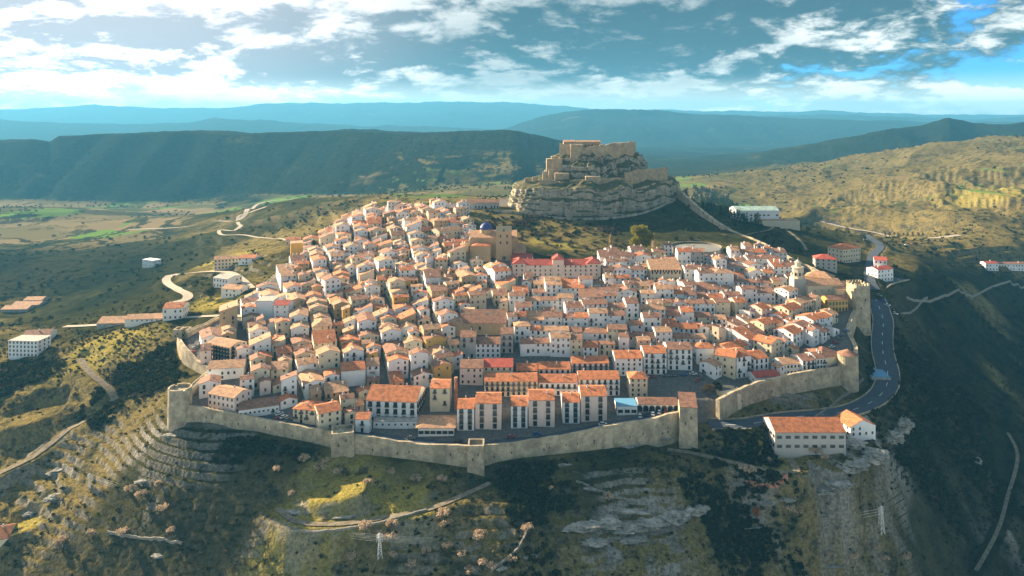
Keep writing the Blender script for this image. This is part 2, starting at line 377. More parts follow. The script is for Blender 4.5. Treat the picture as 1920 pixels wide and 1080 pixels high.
def fattr(me, name, arr):
    a = me.attributes.new(name, 'FLOAT', 'POINT'); a.data.foreach_set('value', arr.astype(np.float32).ravel())
PXg = GX / GY * F + 960; PYg = HY + (CAMZ - GH) / GY * F
PARK = np.array([wpt(a, b, d)[:2] for a, b, d in [(868,398,690),(980,380,740),(1300,360,760),(1345,420,668),(1420,470,614),(1380,484,575),(1345,480,575),(1330,500,548),(1250,484,570),(1140,486,568),(1128,500,548),(1000,480,565),(985,470,580),(935,455,600),(880,432,630)]])
park = 1 - sstep(poly_sd(GX, GY, PARK) + fbm(GX, GY, 12, 3, .5, 61) * 4, -2, 2)
fattr(me, 'town', (1 - sstep(GSD, -2.0, -0.5)) * (1 - park))
lawn = np.zeros_like(GX)
for px, py, d, r in [(640,915,324,26),(590,935,320,18),(760,930,322,22),(405,572,505,24),(1060,465,600,12),(1010,462,610,12),(1455,868,350,12),(200,640,455,35),(560,520,545,25),(40,985,338,12),(540,1050,300,24),(430,470,700,50),(1860,440,1050,90)]:
    x_, y_ = P3(px, py, d); lawn = np.maximum(lawn, 1 - sstep(np.hypot(GX - x_, GY - y_) + fbm(GX, GY, r * .7, 4, .55, 63) * r * .6, r * .4, r))
fattr(me, 'lawn', lawn)
rocky = np.full_like(GX, 0.10)
for px, py, d, r in [(1190,975,314,34),(1640,830,375,26),(1560,910,348,18),(100,910,362,16),(280,880,360,12),(1420,915,342,16),(560,965,312,10),(1860,1000,395,16),(1700,500,700,25)]:
    x_, y_ = P3(px, py, d); rocky = np.maximum(rocky, 1 - sstep(np.hypot(GX - x_, GY - y_) + fbm(GX, GY, r * .5, 4, .6, 67) * r * .6, r * .35, r))
for tx, ty, tr in TERR:
    if tr < 62: rocky = np.maximum(rocky, .55 * (1 - sstep(np.hypot(GX - tx, GY - ty), tr * .5, tr)) * sstep(fbm(GX, GY, 9, 3, .5, 39), -.25, .1))
fattr(me, 'rocky', rocky)
def blob(cx, cy, rx, ry, d=None):
    x, y, z = at(cx, cy); return x, y
# woods: plan-space patches and the steep shaded faces of the far hills, plus cloud shadow painted on the left valley
gy_, gx_ = np.gradient(GH); dxx = np.gradient(GX, axis=1); dyy = np.gradient(GY, axis=0)
slope = np.hypot(gx_ / dxx, gy_ / dyy)
fields = (1 - sstep(slope, 0.05, 0.10)) * sstep(GY, 900, 1100) * (1 - sstep(GY, 3200, 4000))
x_, y_ = P3(430, 395, 1650); plain_ = 1 - sstep(np.hypot((GX - x_) / 520, (GY - y_) / 330) + fbm(GX, GY, 200, 3, .5, 85) * .3, .6, 1.0)
x_, y_ = P3(130, 420, 1300); plain_ = np.maximum(plain_, .3 * (1 - sstep(np.hypot((GX - x_) / 330, (GY - y_) / 260) + fbm(GX, GY, 160, 3, .5, 86) * .4, .5, 1.0)))
fields = np.maximum(fields, plain_); fattr(me, 'field', fields)
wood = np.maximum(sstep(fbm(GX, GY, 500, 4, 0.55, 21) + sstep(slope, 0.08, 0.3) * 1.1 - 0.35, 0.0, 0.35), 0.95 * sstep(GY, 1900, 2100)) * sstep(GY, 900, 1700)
righthill = sstep(PXg, 1280, 1420) * (1 - sstep(GY, 2000, 2600))
wood = wood * (1 - 0.75 * righthill)
cloud_shade_left = (1 - fields) * (1 - sstep(PXg, 240, 430)) * sstep(GY, 500, 640) * (1 - sstep(GY, 1500, 1700)) * sstep(fbm(GX, GY, 160, 4, .55, 68), -.35, .05)  # cloud shadow over the left valley, painted in the wood colour
rightv = sstep(PXg, 1690, 1740) * sstep(GY, 340, 400) * (1 - sstep(GY, 740, 800)) * sstep(fbm(GX, GY, 60, 4, .55, 69), -.5, -.1)
wood = np.maximum(wood, np.maximum(cloud_shade_left, rightv) * .9)
fattr(me, 'wood', wood)  # mask holds woodland and the left valley's painted cloud shadow
dry = sstep(fbm(GX, GY, 130, 4, 0.55, 23), -0.12, 0.22)
fattr(me, 'dry', np.clip(np.maximum(dry, righthill * 0.85 * sstep(GY, 780, 860)), 0, 1))
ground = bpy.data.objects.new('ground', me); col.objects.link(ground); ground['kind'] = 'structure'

def new_mat(name):
    m = bpy.data.materials.new(name); m.use_nodes = True; m.node_tree.nodes.clear()
    return m, NT(m.node_tree)
def finish(T, color, rough=0.9, bump=None, bump_d=0.3, spec=0.2, metal=0.0):
    ins = {'Roughness': rough, 'Specular IOR Level': spec, 'Metallic': metal}
    b = T.n('ShaderNodeBsdfPrincipled', ins)
    if isinstance(color, bpy.types.NodeSocket): T.t.links.new(color, b.inputs['Base Color'])
    else: b.inputs['Base Color'].default_value = (*color, 1)
    if bump is not None:
        bp = T.n('ShaderNodeBump', {'Height': bump, 'Strength': 1.0, 'Distance': bump_d})
        T.t.links.new(bp.outputs[0], b.inputs['Normal'])
    T.n('ShaderNodeOutputMaterial', {'Surface': b.outputs[0]}); return b
def attr(T, name): return T.n('ShaderNodeAttribute', attribute_name=name).outputs['Fac']

m_ground, T = new_mat('hillside')
geo = T.n('ShaderNodeNewGeometry'); P = geo.outputs['Position']
nz = T.n('ShaderNodeSeparateXYZ', {0: geo.outputs['True Normal']}).outputs[2]
nbig = T.noise(P, 0.012, 6, 0.6); nmid = T.noise(P, 0.09, 6, 0.62); nsm = T.noise(P, 0.7, 5, 0.65); nfar = T.noise(P, 0.004, 7, 0.62)
grass = T.mix(T.smooth(nmid, 0.35, 0.65), (0.028, 0.034, 0.013), (0.070, 0.068, 0.026))
drygr = T.mix(T.smooth(nsm, 0.3, 0.7), (0.13, 0.105, 0.038), (0.33, 0.26, 0.095))
c = T.mix(T.math('MULTIPLY', attr(T, 'dry'), T.smooth(nmid, 0.30, 0.55)), grass, drygr)
lw = T.mix(T.smooth(nsm, 0.3, 0.7), (0.25, 0.21, 0.045), (0.46, 0.38, 0.10))
c = T.mix(attr(T, 'lawn'), c, lw)
# scrub in patches
scrub = T.mix(T.smooth(nsm, 0.35, 0.65), (0.011, 0.017, 0.009), (0.035, 0.038, 0.020))
c = T.mix(T.math('MULTIPLY', T.smooth(T.noise(P, 0.16, 7, 0.7), 0.53, 0.63), 0.85), c, scrub)
tuft = T.noise(P, 1.6, 4, 0.7)
c = T.mix(T.math('MULTIPLY', T.smooth(tuft, 0.50, 0.64), 0.55), c, (0.012, 0.017, 0.009))
c = T.mix(T.math('MULTIPLY', T.smooth(T.noise(P, 2.3, 3, 0.6), 0.66, 0.72), 0.7), c, (0.34, 0.31, 0.25))
# bare pale earth streaks
c = T.mix(T.math('MULTIPLY', T.smooth(T.noise(P, 0.05, 8, 0.72, 1.2), 0.60, 0.68), 0.6), c, (0.30, 0.24, 0.16))
# limestone where it is steep
rk = T.mix(T.smooth(nsm, 0.3, 0.7), (0.16, 0.15, 0.13), (0.44, 0.41, 0.35))
c = T.mix(T.math('MULTIPLY', T.smooth(T.math('ADD', nz, T.math('MULTIPLY', T.math('SUBTRACT', nmid, 0.5), 0.9)), 0.92, 0.78), attr(T, 'rocky')), c, rk)
# far fields, a patchwork
vor = T.n('ShaderNodeTexVoronoi', {'Vector': T.vmath('MULTIPLY', P, (0.010, 0.0085, 0.0)).outputs[0], 'Scale': 1.0, 'Randomness': 0.9})
vs = T.n('ShaderNodeSeparateColor', {0: vor.outputs['Color']})
fcol = T.mix(vs.outputs[0], (0.07, 0.085, 0.030), (0.26, 0.20, 0.11)); fcol = T.mix(T.smooth(vs.outputs[1], 0.78, 0.8), fcol, (0.14, 0.24, 0.05))
fcol = T.mix(T.smooth(nfar, 0.55, 0.62), fcol, (0.05, 0.06, 0.03))
c = T.mix(attr(T, 'field'), c, fcol)
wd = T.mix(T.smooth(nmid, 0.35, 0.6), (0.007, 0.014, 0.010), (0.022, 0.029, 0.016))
c = T.mix(T.math('MULTIPLY', attr(T, 'wood'), T.smooth(nfar, 0.22, 0.40)), c, wd)  # wood colour, also laid on the left valley as painted cloud shadow
# paved lanes inside the walls
pv = T.mix(T.smooth(nsm, 0.3, 0.7), (0.13, 0.125, 0.12), (0.22, 0.205, 0.19))
c = T.mix(attr(T, 'town'), c, pv)
c = T.mix(1.0, c, (0.80, 0.80, 0.80), 'MULTIPLY')
finish(T, c, 0.95, T.math('ADD', T.math('MULTIPLY', nsm, 1.0), T.math('MULTIPLY', T.noise(P, 0.25, 6, 0.7), 2.6)), 0.55, 0.0)
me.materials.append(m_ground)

# air
zt = max(float(GH.max()), CAMZ) + 40.0; zb = float(GH.min()) - 2.0
hx, hy0, hy1 = 18000.0, -400.0, 16000.0
hv = [(-hx, hy0, zb), (hx, hy0, zb), (hx, hy1, zb), (-hx, hy1, zb), (-hx, hy0, zt), (hx, hy0, zt), (hx, hy1, zt), (-hx, hy1, zt)]
hm = bpy.data.meshes.new('haze'); hm.from_pydata(hv, [], [(0, 3, 2, 1), (4, 5, 6, 7), (0, 1, 5, 4), (1, 2, 6, 5), (2, 3, 7, 6), (3, 0, 4, 7)]); hm.update()
haze = bpy.data.objects.new('haze', hm); col.objects.link(haze); haze['kind'] = 'stuff'
haze['label'] = 'pale blue haze lying over the distant valleys and ridges'; haze['category'] = 'haze'
m_haze, T = new_mat('haze_air')
pv_ = T.n('ShaderNodeVolumePrincipled', {'Color': (0.14, 0.52, 0.88, 1), 'Density': 7.8e-5, 'Anisotropy': 0.15})
T.n('ShaderNodeOutputMaterial', {'Volume': pv_.outputs[0]})
hm.materials.append(m_haze)
# ------------------------------------------------------------------ materials for buildings
MAT = {}
def wall_mat(name, base, var=0.12, dirt=(0.25, 0.2, 0.15), damt=0.35, rough=0.9):
    m, T = new_mat(name); g = T.n('ShaderNodeNewGeometry'); P = g.outputs['Position']
    rnd = g.outputs['Random Per Island']
    c = T.mix(rnd, tuple(b * (1 - var) for b in base), tuple(min(0.82, b * (1 + var)) for b in base))
    st = T.noise(T.vmath('MULTIPLY', P, (0.9, 0.9, 0.22)).outputs[0], 1.0, 6, 0.68)
    c = T.mix(T.math('MULTIPLY', T.smooth(st, 0.50, 0.74), damt), c, dirt)
    finish(T, c, rough, st, 0.05, 0.15); MAT[name] = m
wall_mat('white', (0.80, 0.79, 0.77), 0.07, (0.42, 0.36, 0.28), 0.40)
wall_mat('cream', (0.66, 0.56, 0.40), 0.12, (0.40, 0.32, 0.2), 0.35)
wall_mat('sandstone', (0.46, 0.34, 0.20), 0.18, (0.22, 0.17, 0.11), 0.45)
wall_mat('ochre', (0.58, 0.36, 0.10), 0.12, (0.35, 0.22, 0.08), 0.35)
wall_mat('pink', (0.74, 0.57, 0.49), 0.10, (0.45, 0.35, 0.28), 0.3)
wall_mat('grey', (0.42, 0.40, 0.37), 0.12, (0.2, 0.18, 0.16), 0.35)
def roof_mat(name, a, b, dk):
    m, T = new_mat(name); g = T.n('ShaderNodeNewGeometry'); P = g.outputs['Position']
    c = T.mix(g.outputs['Random Per Island'], a, b)
    n1 = T.noise(P, 0.55, 7, 0.72); n2 = T.noise(P, 2.4, 3, 0.7)
    c = T.mix(T.math('MULTIPLY', T.smooth(n1, 0.42, 0.62), 0.85), c, dk)
    c = T.mix(T.math('MULTIPLY', T.smooth(n2, 0.52, 0.72), 0.5), c, tuple(min(1, x * 1.35 + 0.02) for x in b))
    finish(T, c, 0.88, n2, 0.12, 0.2); MAT[name] = m
roof_mat('orange_tile', (0.42, 0.135, 0.055), (0.58, 0.22, 0.09), (0.20, 0.085, 0.05))
roof_mat('brown_tile', (0.19, 0.10, 0.070), (0.40, 0.20, 0.125), (0.12, 0.075, 0.055))
roof_mat('old_tile', (0.36, 0.19, 0.10), (0.58, 0.34, 0.19), (0.22, 0.14, 0.10))
roof_mat('red_tile', (0.42, 0.085, 0.060), (0.46, 0.10, 0.070), (0.24, 0.06, 0.045))
def plain(name, colr, rough=0.6, spec=0.3, metal=0.0, nscale=None):
    m, T = new_mat(name)
    if nscale:
        P = T.n('ShaderNodeNewGeometry').outputs['Position']
        n = T.noise(P, nscale, 6, 0.65)
        c = T.mix(T.smooth(n, 0.3, 0.7), tuple(x * 0.65 for x in colr), tuple(min(1, x * 1.25) for x in colr))
        finish(T, c, rough, n, 0.15, spec, metal)
    else: finish(T, colr, rough, None, 0, spec, metal)
    MAT[name] = m
plain('glass', (0.018, 0.022, 0.028), 0.15, 0.5)
plain('shutter', (0.085, 0.048, 0.026), 0.7)
plain('frame', (0.42, 0.36, 0.30), 0.7)
plain('iron', (0.03, 0.03, 0.032), 0.6)
plain('steel', (0.66, 0.64, 0.60), 0.6, 0.3, 0.0)
plain('asphalt', (0.048, 0.062, 0.088), 0.85, 0.3, 0, 0.5)
plain('pale', (0.36, 0.31, 0.24), 0.95, 0.2, 0, 0.6)
plain('track', (0.21, 0.18, 0.13), 0.95, 0.0, 0, 0.5)
plain('dull_stone', (0.24, 0.225, 0.19), 0.95, 0.0, 0, 0.9)
plain('arena', (0.20, 0.20, 0.19), 0.9, 0.1, 0, 0.3)
plain('concrete', (0.40, 0.38, 0.34), 0.9, 0.2, 0, 0.6)
plain('blue_dome', (0.020, 0.022, 0.16), 0.3, 0.6)
plain('green_metal', (0.36, 0.48, 0.42), 0.5, 0.4, 0, 0.3)
plain('tarp_blue', (0.10, 0.28, 0.45), 0.6)
plain('bark', (0.16, 0.12, 0.09), 0.95, 0.1, 0, 2.0)
plain('tyre', (0.02, 0.02, 0.02), 0.8)
plain('white_paint', (0.75, 0.75, 0.75), 0.7)
# masonry of walls and towers: mottled stone with courses and streaks
def stone_mat(name, a, b, dk, sc=1.0, veg=0.0, sv=(0.55, 0.55, 0.10), sk=0.85):
    m, T = new_mat(name); g = T.n('ShaderNodeNewGeometry'); P = g.outputs['Position']
    n1 = T.noise(P, 0.22 * sc, 8, 0.7); n2 = T.noise(P, 1.3 * sc, 5, 0.7)
    cr = T.noise(T.vmath('MULTIPLY', P, (0.5, 0.5, 3.0)).outputs[0], sc, 4, 0.6)
    c = T.mix(T.smooth(n1, 0.32, 0.68), a, b)
    c = T.mix(T.math('MULTIPLY', T.smooth(cr, 0.50, 0.72), 0.5), c, tuple(x * 0.6 for x in a))
    st = T.noise(T.vmath('MULTIPLY', P, sv).outputs[0], sc, 6, 0.7)
    c = T.mix(T.math('MULTIPLY', T.smooth(st, 0.48, 0.66), sk), c, dk)
    if veg:
        nz_ = T.n('ShaderNodeSeparateXYZ', {0: g.outputs['Normal']}).outputs[2]
        vg = T.mix(T.smooth(n2, 0.35, 0.65), (0.030, 0.036, 0.018), (0.12, 0.115, 0.045))
        c = T.mix(T.math('MULTIPLY', T.smooth(T.math('ADD', nz_, T.math('MULTIPLY', T.math('SUBTRACT', n1, 0.5), 0.9)), 0.24, 0.46), veg), c, vg)
    finish(T, c, 0.93, T.math('ADD', n2, cr), 0.35, 0.12); MAT[name] = m
stone_mat('masonry', (0.29, 0.245, 0.175), (0.60, 0.50, 0.34), (0.20, 0.17, 0.12), 1.0, 0.0, (0.28, 0.28, 0.16), 0.6)
stone_mat('limestone', (0.33, 0.28, 0.21), (0.54, 0.47, 0.36), (0.10, 0.10, 0.09), 0.7, 0.95)
stone_mat('castle_stone', (0.36, 0.27, 0.17), (0.54, 0.41, 0.26), (0.2, 0.16, 0.12), 1.0, 0.0, (0.25, 0.25, 0.2), 0.6)
stone_mat('bare_rock', (0.24, 0.23, 0.20), (0.46, 0.44, 0.38), (0.10, 0.10, 0.09), 1.0, 0.0, (0.5, 0.5, 0.5), 0.85)
plain('brick_wall', (0.40, 0.20, 0.135), 0.9, 0.1, 0, 0.8)

# ------------------------------------------------------------------ mesh helpers
class MB:
    def __init__(s): s.v = []; s.f = []; s.m = []
    def quad(s, pts, mi=0):
        b = len(s.v); s.v += [tuple(p) for p in pts]; s.f.append(tuple(range(b, b + len(pts)))); s.m.append(mi)
    def hexa(s, b, t, mi=0):
        """closed prism between a bottom and a top ring (counter-clockwise from above)"""
        n = len(b); o = len(s.v); s.v += [tuple(p) for p in b] + [tuple(p) for p in t]
        s.f.append(tuple(o + i for i in reversed(range(n)))); s.f.append(tuple(o + n + i for i in range(n))); s.m += [mi, mi]
        for i in range(n):
            j = (i + 1) % n; s.f.append((o + i, o + j, o + n + j, o + n + i)); s.m.append(mi)
    def box(s, x0, y0, z0, x1, y1, z1, mi=0):
        s.hexa([(x0, y0, z0), (x1, y0, z0), (x1, y1, z0), (x0, y1, z0)], [(x0, y0, z1), (x1, y0, z1), (x1, y1, z1), (x0, y1, z1)], mi)
    def cyl(s, x, y, z0, z1, r0, r1, n=16, mi=0, ph=0.0):
        A = [ph + 2 * math.pi * i / n for i in range(n)]
        s.hexa([(x + r0 * math.cos(a), y + r0 * math.sin(a), z0) for a in A], [(x + r1 * math.cos(a), y + r1 * math.sin(a), z1) for a in A], mi)
    def cone(s, x, y, z0, z1, r, n=16, mi=0, ph=0.0):
        o = len(s.v); s.v += [(x + r * math.cos(ph + 2 * math.pi * i / n), y + r * math.sin(ph + 2 * math.pi * i / n), z0) for i in range(n)] + [(x, y, z1)]
        s.f.append(tuple(o + i for i in reversed(range(n)))); s.m.append(mi)
        for i in range(n): s.f.append((o + i, o + (i + 1) % n, o + n)); s.m.append(mi)
    def bar(s, a, b, r, mi=0):
        a = Vector(a); b = Vector(b); d = (b - a).normalized(); u = d.orthogonal().normalized() * r; w = d.cross(u).normalized() * r
        s.hexa([a + u, a + w, a - u, a - w], [b + u, b + w, b - u, b - w], mi)
    def mesh(s, name, mats):
        me = bpy.data.meshes.new(name); me.from_pydata(s.v, [], s.f)
        for m in (mats if isinstance(mats, (list, tuple)) else [mats]): me.materials.append(MAT[m] if isinstance(m, str) else m)
        me.polygons.foreach_set('material_index', np.array(s.m, np.int32)); me.update(); return me
    def build(s, name, mats, parent=None, loc=(0, 0, 0), rz=0.0):
        return obj(name, s.mesh(name, mats), parent, loc, rz)
def obj(name, me, parent=None, loc=(0, 0, 0), rz=0.0):
    o = bpy.data.objects.new(name, me); col.objects.link(o); o.location = loc
    if rz: o.rotation_euler = (0, 0, rz)
    if parent: o.parent = parent
    return o
def thing(name, label, cat, loc, rz=0.0, group=None):
    o = bpy.data.objects.new(name, None); col.objects.link(o); o.location = loc; o.rotation_euler = (0, 0, rz)
    o.empty_display_size = 1.0
    tag(o, label, cat, group); return o
LABELS = set()
def tag(o, label, cat, group=None):
    assert label not in LABELS or group, label
    LABELS.add(label)
    o['label'] = label; o['category'] = cat
    if group: o['group'] = group
    return o

# ------------------------------------------------------------------ shared window and balcony meshes
def win_mesh(w, h, kind):
    b = MB(); f = 0.09
    b.box(-w / 2 - f, -0.07, -f, w / 2 + f, 0.02, h + f, 0)
    if kind == 'plain': b.box(-w / 2, -0.10, 0, w / 2, -0.05, h, 1)
    elif kind == 'shut':
        b.box(-w / 2, -0.10, 0, 0.0, -0.05, h, 2); b.box(0.06, -0.10, 0, w / 2, -0.05, h, 1)
    elif kind == 'arch':
        n = 8; pts = [(-w / 2, 0), (w / 2, 0)] + [(w / 2 * math.cos(math.pi * i / n), h - w / 2 + w / 2 * math.sin(math.pi * i / n)) for i in range(n + 1)]
        b = MB(); b.hexa([(x, -0.10, z) for x, z in pts], [(x, 0.0, z) for x, z in pts], 1)
    return b.mesh('window', ['frame', 'glass', 'shutter'])
WIN = {k: win_mesh(*k) for k in [(0.95, 1.35, 'plain'), (0.95, 1.45, 'shut'), (1.2, 2.1, 'plain'), (0.7, 0.8, 'plain'), (1.7, 1.6, 'plain'), (1.2, 2.2, 'arch'), (2.8, 3.2, 'arch'), (1.5, 2.0, 'plain'), (2.4, 1.5, 'plain'), (1.9, 2.35, 'plain')]}
W_S, W_H, W_T, W_M, W_W, W_A, W_G, W_D, W_L, W_B = list(WIN)
_b = MB(); _b.box(-1.0, -0.85, -0.22, 1.0, 0.0, -0.10, 0)
for k in range(9): _b.box(-0.97 + k * 0.24, -0.82, -0.10, -0.94 + k * 0.24, -0.78, 0.82, 1)
_b.box(-1.0, -0.84, 0.82, 1.0, -0.76, 0.88, 1)
for sx in (-1, 0.95): _b.box(sx, -0.8, -0.1, sx + 0.05, 0.0, 0.85, 1)
BALC = _b.mesh('balcony', ['concrete', 'iron'])
_b = MB(); _b.box(-0.55, -0.07, 0, 0.55, 0.02, 2.15, 0); _b.box(-0.46, -0.10, 0, 0.46, -0.04, 2.06, 1)
DOOR = _b.mesh('door', ['frame', 'shutter'])
_b = MB(); _b.box(-0.32, -0.28, -1.2, 0.32, 0.28, 1.1, 0); _b.box(-0.40, -0.36, 1.1, 0.40, 0.36, 1.24, 1); _b.box(-0.2, -0.18, 1.24, 0.2, 0.18, 1.5, 0)
CHIM = _b.mesh('chimney', ['white', 'brown_tile'])
_b = MB(); _b.box(-0.5, -0.35, -0.02, 0.5, 0.35, 0.12, 0); _b.box(-0.42, -0.28, 0.12, 0.42, 0.28, 0.15, 1)
SKYL = _b.mesh('roof_window', ['frame', 'glass'])

def roof_geo(b, w, d, h, roof, pitch, over=0.45, mi=0):
    """roof slab over a w x d body whose eaves are at height h; returns ridge rise"""
    t = 0.22; X = w / 2 + 0.12; Y = d / 2 + over
    if roof == 'gable':
        r = (d / 2) * pitch; e = h - over * pitch
        o = len(b.v)
        for x in (-X, X): b.v += [(x, -Y, e), (x, -Y, e + t), (x, 0, h + r + t), (x, Y, e + t), (x, Y, e), (x, 0, h + r)]
        b.f += [(o, o + 6, o + 7, o + 1), (o + 1, o + 7, o + 8, o + 2), (o + 2, o + 8, o + 9, o + 3), (o + 3, o + 9, o + 10, o + 4), (o + 4, o + 10, o + 11, o + 5), (o + 5, o + 11, o + 6, o), (o, o + 1, o + 2, o + 5), (o + 2, o + 3, o + 4, o + 5), (o + 6, o + 11, o + 8, o + 7), (o + 11, o + 10, o + 9, o + 8)]
        b.m += [mi] * 10; return r
    if roof == 'hip':
        r = (min(w, d) / 2) * pitch; X = w / 2 + over; e = h - over * pitch; k = max(0.01, (w - d) / 2) if w > d else 0.01; ky = max(0.01, (d - w) / 2) if d > w else 0.01
        o = len(b.v); b.v += [(-X, -Y, e), (X, -Y, e), (X, Y, e), (-X, Y, e), (-X, -Y, e + t), (X, -Y, e + t), (X, Y, e + t), (-X, Y, e + t)]
        b.f += [(o + 3, o + 2, o + 1, o)] + [(o + i, o + (i + 1) % 4, o + 4 + (i + 1) % 4, o + 4 + i) for i in range(4)]
        if w >= d:
            b.v += [(-k, 0, h + r + t), (k, 0, h + r + t)]
            b.f += [(o + 4, o + 5, o + 9, o + 8), (o + 5, o + 6, o + 9), (o + 6, o + 7, o + 8, o + 9), (o + 7, o + 4, o + 8)]
        else:
            b.v += [(0, -ky, h + r + t), (0, ky, h + r + t)]
            b.f += [(o + 4, o + 5, o + 8), (o + 5, o + 6, o + 9, o + 8), (o + 6, o + 7, o + 9), (o + 7, o + 4, o + 8, o + 9)]
        b.m += [mi] * 9; return r
    if roof == 'shed':
        r = d * pitch; e = h - over * pitch; e2 = h + r + over * pitch * 0.3; Y2 = d / 2 + over * 0.3
        b.hexa([(-X, -Y, e), (X, -Y, e), (X, Y2, e2), (-X, Y2, e2)], [(-X, -Y, e + t), (X, -Y, e + t), (X, Y2, e2 + t), (-X, Y2, e2 + t)], mi); return r
    b.box(-w / 2 - 0.1, -d / 2 - 0.1, h, w / 2 + 0.1, d / 2 + 0.1, h + 0.3, mi); return 0.3
def body_geo(b, w, d, h, roof, pitch, low, mi=0):
    x, y = w / 2, d / 2
    r = {'gable': y * pitch, 'shed': d * pitch}.get(roof, 0.0)
    o = len(b.v); b.v += [(-x, -y, -low), (x, -y, -low), (x, y, -low), (-x, y, -low)]
    if roof == 'gable':
        b.v += [(-x, -y, h), (x, -y, h), (x, 0, h + r), (x, y, h), (-x, y, h), (-x, 0, h + r)]
        b.f += [(o, o + 1, o + 5, o + 4), (o + 1, o + 2, o + 7, o + 6, o + 5), (o + 2, o + 3, o + 8, o + 7), (o + 3, o, o + 4, o + 9, o + 8), (o + 4, o + 5, o + 6, o + 9), (o + 6, o + 7, o + 8, o + 9)]
        b.m += [mi] * 6
    else:
        h2 = h + r
        b.v += [(-x, -y, h), (x, -y, h), (x, y, h2), (-x, y, h2)]
        b.f += [(o, o + 1, o + 5, o + 4), (o + 1, o + 2, o + 6, o + 5), (o + 2, o + 3, o + 7, o + 6), (o + 3, o, o + 4, o + 7), (o + 4, o + 5, o + 6, o + 7)]; b.m += [mi] * 5
def rot(x, y, a): return x * math.cos(a) - y * math.sin(a), x * math.sin(a) + y * math.cos(a)
USED = []      # footprints already taken: (x, y, w, d, rot)
def pad(x, y, w, d, rz):
    c = [rot(sx * w / 2, sy * d / 2, rz) for sx in (-1, 1) for sy in (-1, 1)] + [(0, 0)]
    z = Hfull([x + a for a, b in c], [y + b for a, b in c]); return z.min(), z.max(), z.mean()
def facades(x, y, w, d, rz, lim=0.12):
    """sides of a body that a viewer on the camera's side could see: (local mid, local angle, length)"""
    out = []
    for (mx, my, la, ln) in ((0, -d / 2, 0.0, w), (w / 2, 0, math.pi / 2, d), (0, d / 2, math.pi, w), (-w / 2, 0, -math.pi / 2, d)):
        nx, ny = rot(*rot(0, -1, la), rz); px, py = rot(mx, my, rz); px += x; py += y
        if (nx * -px + ny * -py) / math.hypot(px, py) > lim: out.append((mx, my, la, ln))
    return out
def house(x, y, w, d, h, rz, roof='gable', pitch=0.30, wm='white', rm='brown_tile', label='', cat='house', group=None, name='house', zb=None, win='auto', nx=None, floors=None, wt=None, balc=0.0, chim=1, door=True, over=0.45, drop=0.15, base0=1.1, part_floor=None):
    zmin, zmax, zav = pad(x, y, w, d, rz)
    z0 = zb if zb is not None else zav
    low = max(1.5, z0 - zmin + 2.0)
    t = thing(name, label, cat, (x, y, z0), rz, group)
    b = MB(); body_geo(b, w, d, h, roof, pitch, low); b.build('wall', wm, t)
    b = MB(); r = roof_geo(b, w, d, h, roof, pitch, over); ro = b.build('roof', rm, t)
    rs = random.random
    for k in range(chim):
        cx = (rs() - 0.5) * w * 0.7; cy = (rs() - 0.5) * d * 0.5
        cz = h + (r * (1 - abs(cy) / (d / 2)) if roof == 'gable' else (r * (0.5 + cy / d) if roof == 'shed' else r * 0.4))
        obj('chimney', CHIM, ro, (cx, cy, cz), 0)
    if win:
        fl = floors or max(1, int(round(h / 2.9))); fh = h / fl
        for (mx, my, la, ln) in facades(x, y, w, d, rz):
            side = abs(la) > 0.1
            n = nx if (nx and not side) else max(1, int((ln - 0.6) / (2.7 if not side else 3.2)))
            for i in range(n):
                ox = (i + 0.5) / n * ln - ln / 2
                for f in range(fl):
                    if rs() < drop: continue
                    key = wt or (W_M if f == fl - 1 and fl > 2 and rs() < 0.6 else random.choice((W_S, W_H, W_S, W_T)))
                    zf = f * fh + (base0 if key in (W_S, W_H, W_M, W_W, W_L) else 0.4) * min(1, fh / 2.9)
                    if key == W_M: zf = f * fh + fh * 0.5
                    if door and not side and f == 0 and i == n // 2 and zb is None:
                        a, c = rot(ox, -0.0, la); obj('door', DOOR, t, (mx + a, my + c, 0.1), la); continue
                    a, c = rot(ox, 0, la)
                    wo = obj('window', WIN[key], t, (mx + a, my + c, zf), la)
                    if f > 0 and key in (W_T, W_D, W_B) and rs() < (0.5 if balc == 0 else balc): obj('balcony', BALC, t, (mx + a, my + c, zf), la)
    USED.append((x, y, w, d, rz)); return t
def block(pxl, pxr, pyb, pye, d, **k):
    """a body facing the viewer, from the pixels of the foot and eaves of its front"""
    x, y, z = at((pxl + pxr) / 2, pyb); y0 = k.pop('dep0', None) or y; s = y0 / F
    x = ((pxl + pxr) / 2 - 960) * s; w = (pxr - pxl) * s; h = (pyb - pye) * s
    rz = k.pop('rz', 0.0)
    k.setdefault('zb', CAMZ - (pyb - HY) * s)
    cx, cy = rot(0, d / 2, rz)
    return house(x + cx, y0 + cy, w, d, h, rz, **k)
def blocked(x, y, w, d, rz, m=0.3):
    for (ux, uy, uw, ud, ur) in USED:
        if (ux - x) ** 2 + (uy - y) ** 2 > ((uw + ud + w + d) * 0.5) ** 2: continue
        # separating axes
        ok = False
        for a in (rz, rz + math.pi / 2, ur, ur + math.pi / 2):
            ca, sa = math.cos(a), math.sin(a); dist = abs((ux - x) * ca + (uy - y) * sa)
            e1 = abs(w / 2 * math.cos(rz - a)) + abs(d / 2 * math.sin(rz - a)); e2 = abs(uw / 2 * math.cos(ur - a)) + abs(ud / 2 * math.sin(ur - a))
            if dist > e1 + e2 - m: ok = True; break
        if not ok: return True
    return False
